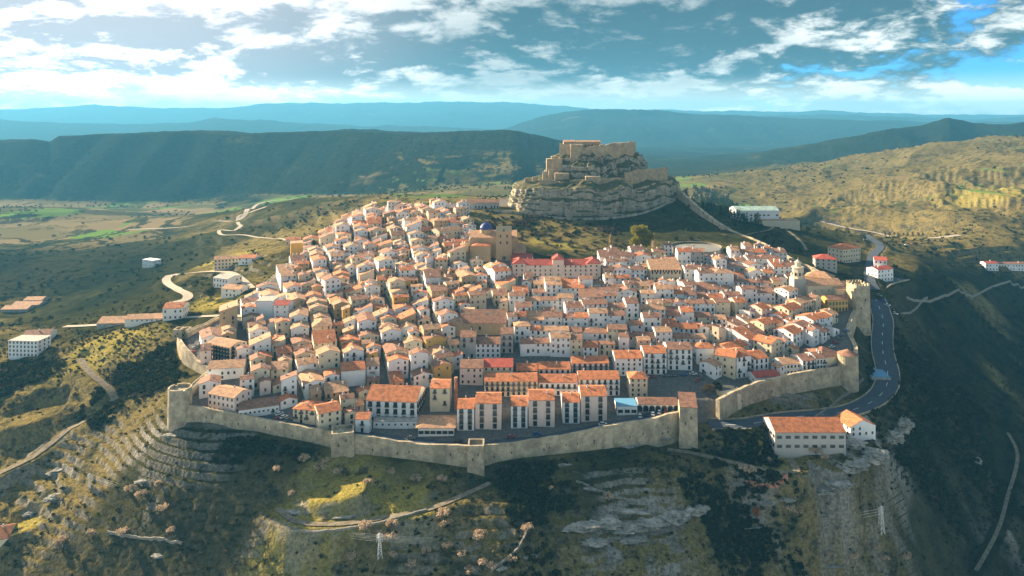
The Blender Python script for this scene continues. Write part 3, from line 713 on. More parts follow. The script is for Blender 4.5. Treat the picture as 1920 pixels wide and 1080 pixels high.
# ------------------------------------------------------------------ roads, laid on their cut
def strip(c, w, lift, name, matn, us=0.0):
    n = len(c); t = np.gradient(c[:, :2], axis=0); t /= np.linalg.norm(t, axis=1)[:, None] + 1e-9
    nrm = np.column_stack([-t[:, 1], t[:, 0]])
    L = c[:, :2] + nrm * w / 2; Rr = c[:, :2] - nrm * w / 2
    V = np.empty((n * 2, 3)); V[0::2, :2] = L; V[1::2, :2] = Rr; V[0::2, 2] = c[:, 2] + lift; V[1::2, 2] = c[:, 2] + lift
    f = np.array([(2 * i, 2 * i + 1, 2 * i + 3, 2 * i + 2) for i in range(n - 1)])
    me = grid_mesh(name, V, f); me.materials.append(MAT[matn]); o = obj(name, me); return o
for i, (nm, lab, c, w, m) in enumerate(ROADW):
    o = strip(c, w, 0.22 + 0.03 * (i % 5) + c[:, 1].mean() * 0.0002, nm, m); o['kind'] = 'structure'; o['label'] = lab
    if i == 0:
        mk = MB()
        for j in range(2, len(c) - 2, 3):
            a, e = c[j], c[j + 1]; dx, dy = e[0] - a[0], e[1] - a[1]; l = math.hypot(dx, dy) + 1e-9; nx, ny = -dy / l * .14, dx / l * .14
            mk.quad([(a[0] - nx, a[1] - ny, a[2] + .34), (e[0] - nx, e[1] - ny, e[2] + .34), (e[0] + nx, e[1] + ny, e[2] + .34), (a[0] + nx, a[1] + ny, a[2] + .34)])
        mk.build('lane_marking', 'white_paint', o)
        t = np.gradient(c[:, :2], axis=0); t /= np.linalg.norm(t, axis=1)[:, None]; nr_ = np.column_stack([-t[:, 1], t[:, 0]])
        for s in (-1, 1):
            cc = c.copy(); cc[:, :2] += nr_ * s * (w / 2 + 0.3)
            k = MB()
            for j in range(len(cc) - 1):
                a, b_ = cc[j], cc[j + 1]; n_ = nr_[j] * 0.25
                k.hexa([(a[0] - n_[0], a[1] - n_[1], a[2] - 1.0), (b_[0] - n_[0], b_[1] - n_[1], b_[2] - 1.0), (b_[0] + n_[0], b_[1] + n_[1], b_[2] - 1.0), (a[0] + n_[0], a[1] + n_[1], a[2] - 1.0)],
                       [(a[0] - n_[0], a[1] - n_[1], a[2] + 1.0), (b_[0] - n_[0], b_[1] - n_[1], b_[2] + 1.0), (b_[0] + n_[0], b_[1] + n_[1], b_[2] + 1.0), (a[0] + n_[0], a[1] + n_[1], a[2] + 1.0)])
            k = k.build('road_parapet', 'masonry'); tag(k, ('low stone parapet on the outer side of the curving road' if s < 0 else 'low stone parapet on the inner side of the curving road'), 'parapet')

# street along the inside of the front wall, with its paving
fw = dense([( (a - 960) / F * d, d) for a, b, d in WALLPIX[1:13]], 3.0)
t = np.gradient(fw, axis=0); t /= np.linalg.norm(t, axis=1)[:, None]; nin = np.column_stack([-t[:, 1], t[:, 0]])
cs = fw + nin * 5.8; cs = np.column_stack([cs, Hfull(cs[:, 0], cs[:, 1])]); cs[:, 2] = smooth1(cs[:, 2], 4)
o = strip(cs, 7.0, 0.35, 'street', 'asphalt'); o['kind'] = 'structure'; o['label'] = 'asphalt street just inside the front town wall'
STREET = cs

# ------------------------------------------------------------------ town walls
def wall_run(pix, tops, label, thick=2.2, name='town_wall', mat='masonry', parapet=True, slits=0):
    """pix: (px, py, depth) of the foot; tops: photo rows of the top edge"""
    P = dense([((a - 960) / F * d, d, CAMZ - (tp - HY) / F * d) for (a, b, d), tp in zip(pix, tops)], 2.5)
    t = np.gradient(P[:, :2], axis=0); t /= np.linalg.norm(t, axis=1)[:, None]; n = np.column_stack([t[:, 1], -t[:, 0]])   # outwards (right of travel)
    zo = Hfull(P[:, 0] + n[:, 0] * 2.5, P[:, 1] + n[:, 1] * 2.5); zi = Hfull(P[:, 0] - n[:, 0] * 2.5, P[:, 1] - n[:, 1] * 2.5)
    base = np.minimum(zo, zi) - 2.0; top = np.maximum(P[:, 2], np.maximum(zi, zo) + 0.3) + 0.6 * fbm(P[:, 0], P[:, 1], 7, 3, .6, 77) - 0.3
    x0, y0, z0 = P[0, 0], P[0, 1], base[0]
    th = thing(name, label, 'wall', (x0, y0, 0.0))
    b = MB()
    def ring(i, off, z): return (P[i, 0] + n[i, 0] * off - x0, P[i, 1] + n[i, 1] * off - y0, z)
    m = len(P); o = len(b.v)
    for i in range(m): b.v += [ring(i, 1.7, base[i]), ring(i, 1.2, top[i]), ring(i, 1.2 - thick, top[i]), ring(i, 1.2 - thick, base[i])]
    for i in range(m - 1):
        for k in range(4):
            k2 = (k + 1) % 4; b.f.append((o + 4 * i + k, o + 4 * i + k2, o + 4 * i + 4 + k2, o + 4 * i + 4 + k)[::-1]); b.m.append(0)
    b.f += [(o, o + 1, o + 2, o + 3), (o + 4 * m - 1, o + 4 * m - 2, o + 4 * m - 3, o + 4 * m - 4)]; b.m += [0, 0]
    b.build('wall_body', mat, th)
    if parapet:
        b = MB(); o = 0
        for i in range(m): b.v += [ring(i, 1.22, top[i] - 0.1), ring(i, 1.22, top[i] + 0.4 + 0.12 * math.sin(i * 2.1)), ring(i, 0.7, top[i] + 0.4 + 0.12 * math.sin(i * 2.1)), ring(i, 0.7, top[i] - 0.1)]
        for i in range(m - 1):
            for k in range(4):
                k2 = (k + 1) % 4; b.f.append((4 * i + k, 4 * i + k2, 4 * i + 4 + k2, 4 * i + 4 + k)[::-1]); b.m.append(0)
        b.build('parapet', mat, th)
    for q in range(slits):
        i = int((q + 0.5) / slits * m + random.randint(-3, 3)); i = min(max(i, 1), m - 2)
        ang = math.atan2(t[i, 1], t[i, 0]); s = random.uniform(0.25, 0.75); off = 1.7 - 0.5 * s
        b = MB(); b.box(-0.22, -0.14, -0.5, 0.22, 0.05, 0.5)
        b.build('arrow_slit', 'glass', th, ring(i, off, base[i] + (top[i] - base[i]) * (0.35 + 0.4 * s)), ang)
    return th
W_ = WALLPIX
wall_run(W_[0:5], [754, 775, 789, 804, 812], 'long shaded stone wall from the left round tower to the first square tower', slits=7)
wall_run(W_[4:8], [812, 818, 830, 834], 'stone wall between the two square towers at the front', slits=6)
wall_run(W_[7:13], [834, 830, 815, 795, 783, 765], 'sunlit pockmarked stone wall between front square tower and roofed gate tower', slits=16)
wall_run(W_[13:18], [748, 722, 700, 690, 684], 'high stone wall under the white houses, ending at the right round tower', slits=4)
wall_run(W_[17:23], [672, 650, 632, 612, 585, 556], 'short curved wall between right round tower and the tall crenellated tower')
wall_run(W_[22:29], [552, 528, 492, 456, 426, 388, 350], 'long straight wall climbing from the tall tower to the castle rock', slits=4)
LW = [(352,640,440),(358,672,420),(398,706,398)]
wall_run([(335,640,442),(345,670,422),(372,692,408),(398,706,398)], [630, 648, 676, 690], 'curved wall piece below the left gate towers')
wall_run([(398,706,398),(372,735,382),(345,760,368)][::1], [690, 712, 740], 'short ochre wall joining the left round tower to the houses')
wall_run([(535,510,545),(470,560,500),(420,600,468),(350,636,442)], [506, 552, 588, 622], 'pale long wall along the upper left edge of town')

def tower_round(pxl, pxr, pyb, pyt, d, label, roofed=None, mat='masonry'):
    s = d / F; r = (pxr - pxl) / 2 * s; x = ((pxl + pxr) / 2 - 960) * s; y = d + r
    zt = CAMZ - (pyt - HY) * s; zb = CAMZ - (pyb - HY) * s
    t = thing('round_tower', label, 'tower', (x, y, zb))
    n = 28; h = zt - zb
    b = MB(); b.cyl(0, 0, -6, h - 1.5, r * 1.06, r, n); b.build('shaft', mat, t)
    if roofed:
        b = MB(); b.cone(0, 0, h - 1.5, h + 1.2, r * 1.07, n); b.build('roof', roofed, t)
    else:
        b = MB()
        for i in range(n):
            a0, a1 = 2 * math.pi * i / n, 2 * math.pi * (i + 1) / n; rr, ri = r * 1.01, r - 0.8
            if i % 7 == 3 : top = h - 0.7
            else: top = h
            b.hexa([(rr * math.cos(a0), rr * math.sin(a0), h - 1.5), (rr * math.cos(a1), rr * math.sin(a1), h - 1.5), (ri * math.cos(a1), ri * math.sin(a1), h - 1.5), (ri * math.cos(a0), ri * math.sin(a0), h - 1.5)],
                   [(rr * math.cos(a0), rr * math.sin(a0), top), (rr * math.cos(a1), rr * math.sin(a1), top), (ri * math.cos(a1), ri * math.sin(a1), top), (ri * math.cos(a0), ri * math.sin(a0), top)])
        b.build('parapet', mat, t)
    USED.append((x, y, r * 2, r * 2, 0)); return t
MERL = MB(); MERL.box(-0.55, -0.3, -0.2, 0.55, 0.3, 1.1); MERL = MERL.mesh('merlon', 'masonry')
def tower_square(pxl, pxr, pyb, pyt, d, dep, label, rz=0.0, top='open', mat='masonry', name='square_tower', merl=False):
    s = d / F; w = (pxr - pxl) * s; x = ((pxl + pxr) / 2 - 960) * s; cx, cy = rot(0, dep / 2, rz)
    zt = CAMZ - (pyt - HY) * s; zb = CAMZ - (pyb - HY) * s; h = zt - zb
    t = thing(name, label, 'tower', (x + cx, d + cy, zb), rz); X, Y = w / 2, dep / 2
    b = MB(); b.hexa([(-X - .4, -Y - .4, -6), (X + .4, -Y - .4, -6), (X + .4, Y + .4, -6), (-X - .4, Y + .4, -6)], [(-X, -Y, h - 1.6), (X, -Y, h - 1.6), (X, Y, h - 1.6), (-X, Y, h - 1.6)]); b.build('shaft', mat, t)
    if top == 'open':
        b = MB(); k = 0.7
        b.box(-X - .05, -Y - .05, h - 1.6, X + .05, -Y + k, h); b.box(-X - .05, Y - k, h - 1.6, X + .05, Y + .05, h)
        b.box(-X - .05, -Y + k, h - 1.6, -X + k, Y - k, h); b.box(X - k, -Y + k, h - 1.6, X + .05, Y - k, h); b.build('parapet', mat, t)
        if merl:
            for sx in np.linspace(-X + .5, X - .5, 5):
                obj('merlon', MERL, t, (sx, -Y + .3, h + 0.2)); obj('merlon', MERL, t, (sx, Y - .3, h + 0.2))
            for sy in np.linspace(-Y + 2.2, Y - 2.2, 3):
                obj('merlon', MERL, t, (-X + .3, sy, h + 0.2), math.pi / 2); obj('merlon', MERL, t, (X - .3, sy, h + 0.2), math.pi / 2)
    else:
        b = MB(); b.box(-X, -Y, h - 1.6, X, Y, h); b.build('cornice', mat, t)
        b = MB(); roof_geo(b, w, dep, h + 0.05, 'shed', 0.35, 0.3); b.build('roof', top, t)
    for k in range(2):
        b = MB(); b.box(-0.25, -0.5, -0.6, 0.25, 0.05, 0.6); b.build('arrow_slit', 'glass', t, (X * (0.3 if k else -0.35), -Y - 0.12 , h * (0.45 + 0.2 * k)))
    USED.append((x + cx, d + cy, w, dep, rz)); return t
tower_round(307, 349, 792, 733, 357, 'open-topped round stone tower at the left corner of the walls')
tower_round(1580, 1616, 716, 664, 412, 'pale round tower with low tiled roof at the right corner of walls', 'brown_tile')
tower_square(622, 663, 852, 812, 342, 9.5, 'squat open-topped square tower left along the front wall', R(12))
tower_square(877, 907, 882, 836, 336, 7.5, 'small pale square tower low on the front wall')
tower_square(1275, 1307, 818, 764, 359, 10.0, 'square gate tower with sloping tiled roof on the front wall', R(-8), 'brown_tile')
tower_square(1605, 1632, 612, 536, 482, 12.0, 'tall crenellated square tower above the curving road', R(6), merl=True)
tower_square(1352, 1370, 446, 428, 648, 8.0, 'small square tower on the wall climbing to the castle')
tower_square(324, 338, 640, 618, 441, 6.0, 'left one of two small gate towers at the left edge of town')
tower_square(340, 351, 636, 618, 444, 6.0, 'right one of two small gate towers at the left edge of town')

tower_round(1350, 1398, 757, 740, 383, 'low round cream terrace bastion beside the gate road', None, 'cream')
# ------------------------------------------------------------------ castle rock
def loft(levels, n=360, sub=4, amp=4.6, seed=3, name='castle_rock', cen=(88, 748)):
    """levels: (z, outline in plan); outlines are resampled by angle round the centre"""
    TH = np.linspace(0, 2 * math.pi, n, endpoint=False)
    def radial(poly):
        P = np.array(poly, float) - cen; a = np.unwrap(np.arctan2(P[:, 1], P[:, 0])); 
        if a[-1] < a[0]: P = P[::-1]; a = np.unwrap(np.arctan2(P[:, 1], P[:, 0]))
        P2 = np.vstack([P, P, P, P[:1]]); a2 = np.concatenate([a - 2 * math.pi, a, a + 2 * math.pi, [a[0] + 4 * math.pi]])
        a2, ix = np.unique(a2, return_index=True); r = np.hypot(P2[:, 0], P2[:, 1])[ix]
        return np.interp(TH, a2, r)
    zs = [l[0] for l in levels]; Rr = [radial(l[1]) * l[2] for l in levels]
    rows = []
    for i in range(len(levels) - 1):
        m = max(2, int(abs(zs[i + 1] - zs[i]) / 1.0), int(np.abs(Rr[i + 1] - Rr[i]).max() / 2.0))
        for k in range(m):
            f = k / m; rows.append((zs[i] + (zs[i + 1] - zs[i]) * f, Rr[i] + (Rr[i + 1] - Rr[i]) * f))
    rows.append((zs[-1], Rr[-1]))
    V = []
    for z, r in rows:
        X = np.cos(TH); Y = np.sin(TH); arc = TH * 60
        wx = np.cos(TH) * 60; wy = np.sin(TH) * 60
        vert = (ridged(wx, wy + z * 0.15, 10, 4, seed) - 0.6) * amp * 2.4
        big = fbm(wx, wy + z * 0.35, 22, 3, 0.5, seed + 1) * amp * 1.5
        strata = fbm(wx * 0.15, np.full(n, z * 1.0), 2.6, 3, 0.6, seed + 2) * amp * 0.55
        fine = fbm(wx + z * 0.7, wy - z * 0.9, 2.2, 3, 0.6, seed + 3) * amp * 0.3
        rr = np.maximum(r + (vert + big + strata + fine) * np.clip(r / 25, 0, 1), 0.01)
        zz = z + (fbm(wx, wy, 18, 3, .5, seed + 5) * 5.0 + fbm(X * rr, Y * rr, 5, 3, .6, seed + 6) * 1.2) * np.clip((z - 72) / 10, 0, 1) 
        V.append(np.column_stack([cen[0] + X * rr, cen[1] + Y * rr, np.full(n, 1.0) * zz]))
    V = np.vstack(V); m = len(rows)
    f = [((i * n + j), (i * n + (j + 1) % n), ((i + 1) * n + (j + 1) % n), ((i + 1) * n + j)) for i in range(m - 1) for j in range(n)]
    me = grid_mesh(name, V, np.array(f)); me.materials.append(MAT['limestone']); return me
def pxd(L): return [((a - 960) / F * d, d) for a, d in L]
A_ = pxd([(962, 702), (976, 689), (1000, 684), (1050, 679), (1100, 676), (1150, 681), (1200, 691), (1240, 708), (1268, 733)]) + [(172, 770), (150, 808), (100, 826), (40, 812), (6, 770), (-1, 730)]
A2 = pxd([(972, 712), (990, 700), (1030, 698), (1060, 692), (1100, 690), (1150, 695), (1200, 703), (1235, 716), (1258, 736)]) + [(165, 768), (145, 800), (100, 815), (45, 800), (14, 765), (8, 730)]
B_ = pxd([(1028, 738), (1060, 722), (1100, 716), (1150, 716), (1190, 724), (1210, 742)]) + [(136, 775), (100, 795), (60, 790), (38, 765)]
C_ = pxd([(1045, 744), (1075, 733), (1120, 728), (1165, 730), (1196, 746)]) + [(126, 770), (95, 785), (60, 780), (45, 762)]
ROCK = obj('castle_rock', loft([(56, A_, 1.03), (68, A_, 1.0), (80, A_, 0.995), (81.5, A_, 0.965), (83, A_, 0.975), (91, A_, 0.965), (93, A2, 1.0), (95, A2, 0.93), (97, B_, 1.12), (99, B_, 1.05), (104, B_, 1.03), (105, B_, 0.98), (111, B_, 0.97), (114, C_, 1.09), (119, C_, 1.02), (121.5, C_, 0.8), (122, C_, 0.01)]))
tag(ROCK, 'layered limestone crag rising above the town, with cliffs and grassy ledges', 'rock')

def plan_wall(parent, pts, h, thick, mat, name='curtain_wall', low=6.0, org=(0, 0)):
    """pts: (x, y, z foot) in world; a wall of height h above the foot"""
    b = MB(); rj = random.Random(int(abs(pts[0][0] * 7 + pts[0][1])))
    jag = 0.9 if mat == 'castle_stone' else 0.15
    for p0, p1 in zip(pts[:-1], pts[1:]):
        m = max(1, int(math.hypot(p1[0] - p0[0], p1[1] - p0[1]) / 3.2)); tj = 0.0
        for k in range(m):
            x0, y0, z0 = (p0[i] + (p1[i] - p0[i]) * k / m for i in range(3)); x1, y1, z1 = (p0[i] + (p1[i] - p0[i]) * (k + 1) / m for i in range(3))
            dx, dy = x1 - x0, y1 - y0; l = math.hypot(dx, dy); nx, ny = -dy / l * thick, dx / l * thick
            z = 0.5 * (z0 + z1); tj = 0.6 * tj + rj.uniform(-jag, jag); tk = tj + rj.uniform(-jag, jag) * .3; pr = rj.uniform(0, .12) if jag > .5 else 0
            ox, oy = -nx / thick * pr, -ny / thick * pr
            b.hexa([(x0 + ox, y0 + oy, z - low), (x1 + ox, y1 + oy, z - low), (x1 + nx, y1 + ny, z - low), (x0 + nx, y0 + ny, z - low)], [(x0 + ox, y0 + oy, z0 + h + tj), (x1 + ox, y1 + oy, z1 + h + tk), (x1 + nx, y1 + ny, z1 + h + tk), (x0 + nx, y0 + ny, z0 + h + tj)])
    o = b.build(name, mat, parent); o.location = (-parent.location[0], -parent.location[1], -parent.location[2]); return o
cw = thing('castle', 'ruined stone castle crowning the limestone crag', 'castle', (88, 745, 120))
def q(px, py, d): return wpt(px, py, d)
plan_wall(cw, [q(1049, 292, 742), q(1066, 293, 738), q(1078, 293, 734)], 12.5, 2.0, 'castle_stone')
plan_wall(cw, [q(1092, 294, 730), q(1125, 291, 728), q(1155, 286, 729), q(1184, 281, 735)], 9.5, 2.2, 'castle_stone')
plan_wall(cw, [q(1184, 281, 735), q(1192, 281, 750)], 8.0, 2.0, 'castle_stone')
plan_wall(cw, [q(1049, 292, 760), q(1049, 292, 742)], 12.0, 2.0, 'castle_stone')
def cbox(parent, px0, px1, pyb, pyt, d, dep, name, mat, low=6.0, roof=None, rz=0.0):
    s = d / F; w = (px1 - px0) * s; x = ((px0 + px1) / 2 - 960) * s; zb = CAMZ - (pyb - HY) * s; zt = CAMZ - (pyt - HY) * s
    b = MB(); b.hexa([(-w / 2 - .3, -.3, -low), (w / 2 + .3, -.3, -low), (w / 2, dep, -low), (-w / 2, dep, -low)], [(-w / 2, 0, zt - zb), (w / 2, 0, zt - zb), (w / 2, dep, zt - zb), (-w / 2, dep, zt - zb)])
    o = b.build(name, mat, parent, (x - parent.location[0], d - parent.location[1], zb - parent.location[2]), rz)
    if roof:
        b = MB(); roof_geo(b, w, dep, zt - zb + 0.05, 'gable', 0.25, 0.3); r_ = b.build('roof', roof, o, (0, dep / 2, 0))
    return o
cbox(cw, 1070, 1094, 294, 271, 731, 10, 'keep_tower', 'castle_stone')
cbox(cw, 1057, 1078, 285, 266, 745, 12, 'great_hall', 'castle_stone', roof='old_tile')
cbox(cw, 1080, 1126, 285, 266, 742, 9, 'barrack_block', 'castle_stone', roof='old_tile')
for k in range(5):
    b = MB(); b.box(-0.6, -0.3, -0.9, 0.6, 0.1, 0.9); b.build('window', 'glass', cw, (wpt(1098 + k * 6, 274, 741.8)[0] - 88, 741.7 - 745, wpt(1098, 273, 741.8)[2] - 120))
fb = thing('fort', 'sunlit square bastion on the left shoulder of the crag', 'fort', q(1040, 316, 730))
cbox(fb, 1025, 1054, 317, 298, 728, 11, 'bastion_wall', 'castle_stone', 10)
b = MB(); b.box(-3, 4, 9.2, 3, 9, 12.0); b.build('guard_house', 'castle_stone', fb)
fb2 = thing('fort', 'lower castle gatehouse with dark doorways beneath the upper crag', 'fort', q(1055, 343, 712))
cbox(fb2, 1041, 1067, 343, 325, 712, 9, 'gate_house', 'castle_stone', 8)
for k in range(3):
    b = MB(); b.box(-0.6, -0.35, 0, 0.6, 0.1, 2.0); b.build('doorway', 'glass', fb2, (-4 + k * 4.0, -0.3, 0.6))
mw = thing('castle_wall', 'middle ring of curtain walls round the castle crag', 'wall', (80, 700, 95))
plan_wall(mw, [q(1068, 350, 706), q(1098, 350, 702)], 7, 1.6, 'castle_stone')
cbox(mw, 1098, 1126, 356, 331, 700, 9, 'wall_tower', 'castle_stone', 8)
plan_wall(mw, [q(1126, 350, 703), q(1176, 346, 706), q(1186, 344, 708)], 7.5, 1.8, 'castle_stone')
cbox(mw, 1172, 1186, 346, 324, 705, 7, 'wall_tower', 'castle_stone', 8)
plan_wall(mw, [q(1186, 338, 712), q(1222, 332, 722), q(1252, 328, 738)], 8.5, 1.8, 'castle_stone')
plan_wall(mw, [q(1126, 372, 691), q(1180, 366, 696), q(1226, 352, 712), q(1262, 346, 738)], 4.0, 1.4, 'castle_stone')
cbox(mw, 1123, 1146, 376, 362, 689, 7, 'wall_tower', 'castle_stone', 8)
plan_wall(mw, [q(1012, 342, 698), q(1036, 345, 697), q(1068, 350, 704)], 3.0, 1.4, 'castle_stone')
for i, (px, pb, pt, wd) in enumerate([(988, 341, 334, 8), (1003, 339, 331, 10), (1022, 336, 322, 9), (1033, 330, 318, 9)]):
    f_ = thing('ruin', ['small broken wall stub at the left end of crag ledge', 'crumbled house walls on the left ledge of crag', 'pale ruined walls stepping up below the bastion', 'sunlit ruin directly under the square bastion'][i], 'ruin', q(px, pb, 712))
    s_ = 712 / F
    b = MB(); w_ = wd * 0.5; h_ = (pb - pt) * s_
    b.box(-w_ / 2, -0.5, -6, w_ / 2, 0.5, h_); b.box(-w_ / 2, 0.5, -6, -w_ / 2 + 0.9, 5, h_ * 0.8); b.box(w_ / 2 - .9, 0.5, -6, w_ / 2, 5, h_ * 0.55); b.build('broken_wall', 'castle_stone', f_)
# low retaining wall along the foot of the crag
ft = [(905, 388, 690), (960, 392, 684), (1000, 398, 678), (1060, 408, 671), (1110, 407, 670), (1160, 400, 676), (1210, 388, 690), (1250, 376, 712), (1268, 366, 735)]
P_ = dense([wpt(a, b, d) for a, b, d in ft], 5)
fw_ = thing('retaining_wall', 'low pale retaining wall curving along the foot of the crag', 'wall', tuple(P_[0]))
P_[:, 2] = Hfull(P_[:, 0], P_[:, 1])
plan_wall(fw_, [tuple(p) for p in P_], 2.2, 1.2, 'limestone', 'wall_body', 3.0)
# ------------------------------------------------------------------ large buildings, from the front wall backwards
AP = dict(roof='gable', pitch=0.30, rm='orange_tile', drop=0.0, wt=W_B, nx=2, balc=1.0, door=False, cat='apartment block', name='apartment_block')
pairs = [(857, 889, 891, 940, 807, 766, 805, 756, 'left'), (958, 989, 991, 1040, 803, 761, 800, 750, 'middle'), (1055, 1087, 1089, 1138, 794, 754, 790, 742, 'right')]
for a, b, c, d_, yb, ye, yb2, ye2, nm in pairs:
    block(a, b, yb, ye, 13, wm='white', floors=4, label=f'white narrow lower half of the {nm} front twin apartment block', group='twin apartment blocks behind the front street', **AP)
    block(c, d_, yb2, ye2, 14, wm='pink', floors=4, label=f'pinkish taller half of the {nm} front twin apartment block', group='twin apartment blocks behind the front street', **AP)
TR = dict(AP); TR['cat'] = 'terrace'; TR['name'] = 'terrace_block'; TR['nx'] = None; TR['wt'] = W_T
block(908, 1008, 744, 715, 13, wm='cream', label='cream-white left block of the lower stepped terrace', group='stepped white terraces', **TR)
block(1010, 1083, 742, 717, 13, wm='white', label='white middle block of the lower stepped terrace', group='stepped white terraces', **TR)
block(1085, 1162, 742, 711, 13, wm='white', label='white right block of the lower stepped terrace', group='stepped white terraces', **TR)
block(968, 1008, 712, 695, 12, wm='white', label='white left block of the upper stepped terrace', group='stepped white terraces', **TR)
block(1010, 1070, 713, 692, 12, wm='white', label='white middle block of the upper stepped terrace', group='stepped white terraces', **TR)
block(1072, 1142, 708, 681, 12, wm='white', label='white right block of the upper stepped terrace', group='stepped white terraces', **TR)
AQ = dict(TR); AQ['cat'] = 'building'; AQ['name'] = 'large_house'
block(685, 782, 790, 752, 20, rz=R(-6), wm='white', rm='orange_tile', roof='gable', pitch=0.42, floors=3, nx=6, wt=W_B, balc=1.0, drop=0, door=False, cat='hotel', name='hotel', label='big white hotel with broad sloping orange roof and balcony columns')
block(700, 782, 804, 791, 6, roof='flat', wm='white', rm='concrete', wt=W_M, floors=1, drop=0, chim=0, door=False, cat='building', name='terrace_wing', label='low white flat-roofed wing below the big hotel')
block(784, 851, 818, 800, 13, roof='hip', pitch=0.28, wm='white', rm='old_tile', wt=W_L, floors=1, drop=0, chim=0, over=1.2, cat='pavilion', name='pavilion', label='low pavilion with wide brown hipped roof on the front street')
block(806, 843, 772, 728, 14, wm='cream', rm='orange_tile', roof='gable', pitch=0.2, floors=4, nx=2, wt=W_T, drop=0.3, cat='building', name='large_house', label='tall cream apartment house between hotel and brick chimney')
block(862, 906, 722, 690, 14, wm='pink', rm='brown_tile', roof='gable', floors=3, wt=W_S, cat='building', name='large_house', label='salmon house with brown roof above the cream terrace')
block(906, 962, 718, 688, 14, wm='cream', rm='red_tile', roof='gable', floors=3, wt=W_S, cat='building', name='large_house', label='long cream house with reddish roof right of the salmon house')
block(863, 892, 672, 632, 13, wm='grey', rm='brown_tile', roof='gable', floors=4, nx=2, wt=W_T, balc=1, cat='building', name='large_house', label='dark-balconied grey house left of the white gallery house')
block(892, 938, 672, 645, 13, wm='white', rm='brown_tile', roof='gable', floors=3, nx=5, wt=W_S, drop=0, cat='building', name='large_house', label='white house with three even window rows below the brown church')
block(939, 962, 662, 626, 12, wm='grey', rm='brown_tile', roof='gable', floors=3, wt=W_T, cat='building', name='large_house', label='narrow grey house right of the three-row white house')
block(1153, 1205, 705, 672, 14, wm='white', rm='orange_tile', roof='gable', floors=4, wt=W_S, balc=0.5, cat='building', name='large_house', label='white corner apartment house with orange roof above the yellow house')
block(1207, 1250, 702, 662, 13, wm='white', rm='orange_tile', roof='gable', floors=4, wt=W_T, balc=0.4, cat='building', name='large_house', label='tall white apartment house in the middle of the right street row')
block(1252, 1298, 694, 655, 13, wm='white', rm='brown_tile', roof='gable', floors=4, wt=W_T, balc=0.4, cat='building', name='large_house', label='white apartment house at right end of the right street row')
block(1181, 1214, 746, 710, 10, wm='cream', rm='orange_tile', roof='hip', pitch=0.4, floors=4, nx=3, wt=W_S, drop=0.1, cat='building', name='large_house', label='free-standing yellowish four-storey house with orange hipped roof')
ar = block(1197, 1272, 772, 758, 9, wm='white', rm='brown_tile', roof='gable', pitch=0.35, win=None, chim=0, cat='building', name='arcade', label='low white arcade with brown roof beside the gate tower')
for k in range(7): obj('arch', WIN[W_G], ar, (-9.5 + k * 3.1, -4.5, 0.0))
bl = block(1157, 1195, 778, 762, 10, wm='white', rm='tarp_blue', roof='flat', wt=W_L, floors=1, chim=0, drop=0, cat='building', name='kiosk', label='small blue flat-roofed building left of the white arcade')
# brown-roofed church in the middle of the town
cb = block(862, 950, 628, 606, 24, wm='sandstone', rm='brown_tile', roof='gable', pitch=0.42, win=None, chim=0, cat='church', name='church', label='big plain church with broad brown roof in the town centre')
for k in range(2): obj('window', WIN[W_A], cb, (-7 + k * 5, -12, 3.0))
b = MB(); b.cyl(-16, -6, -4, 7.0, 7.5, 7.5, 12, 0, 0.2); b.build('apse', 'sandstone', cb)
b = MB(); b.cone(-16, -6, 7.0, 10.2, 8.0, 12, 0, 0.2); b.build('apse_roof', 'old_tile', cb)
obj('window', WIN[W_A], cb, (-18.5, -13.0, 1.5), R(-18))
b = MB(); b.box(-13, -4, 5, -6, 10, 10.8); b.build('transept', 'sandstone', cb)
b = MB(); b.box(0.5, -3.5, 11.7, 6.5, -2.5, 13.4); b.build('roof_light', 'tarp_blue', cb, (0, 0, -2.5))
# school with red roofs
sc_ = block(961, 1122, 519, 497, 14, wm='pink', rm='red_tile', roof='gable', pitch=0.42, floors=3, nx=17, wt=W_S, drop=0.06, chim=3, door=False, cat='school', name='school', label='long pink school with bright red roofs below the castle hill')
for sx, wd_ in ((-26, 9), (2, 8), (27.5, 10)):
    hh = 12.5 if sx == 2 else 9.8
    b = MB(); b.box(-wd_ / 2, -7.6, 0, wd_ / 2, 8.5, hh); pw = b.build('wing', 'pink', sc_, (sx, 0, 0))
    b = MB(); roof_geo(b, 16.6, wd_, hh, 'hip', 0.5, 0.5); b.build('roof', 'red_tile', pw, (0, 0.4, 0), math.pi / 2)
    for f in range(3):
        for k in (-2, 2) if wd_ > 8 else (0,): obj('window', WIN[W_S], pw, (k, -7.6, 1.2 + f * 3.0))
block(958, 1000, 512, 492, 30, wm='pink', rm='red_tile', roof='gable', pitch=0.25, win=None, cat='school', name='school_wing', label='rear red-roofed wing behind the pink school', dep0=545)
pl = block(1220, 1278, 527, 506, 15, wm='cream', rm='old_tile', roof='shed', pitch=0.32, floors=2, nx=8, wt=W_S, drop=0.0, chim=0, cat='palace', name='palace', label='yellow palace with sloping straw-coloured roof and arcaded top floor')
for k in range(11): obj('arch', WIN[W_A], pl, (-10 + k * 2.0, -7.5, 6.2))
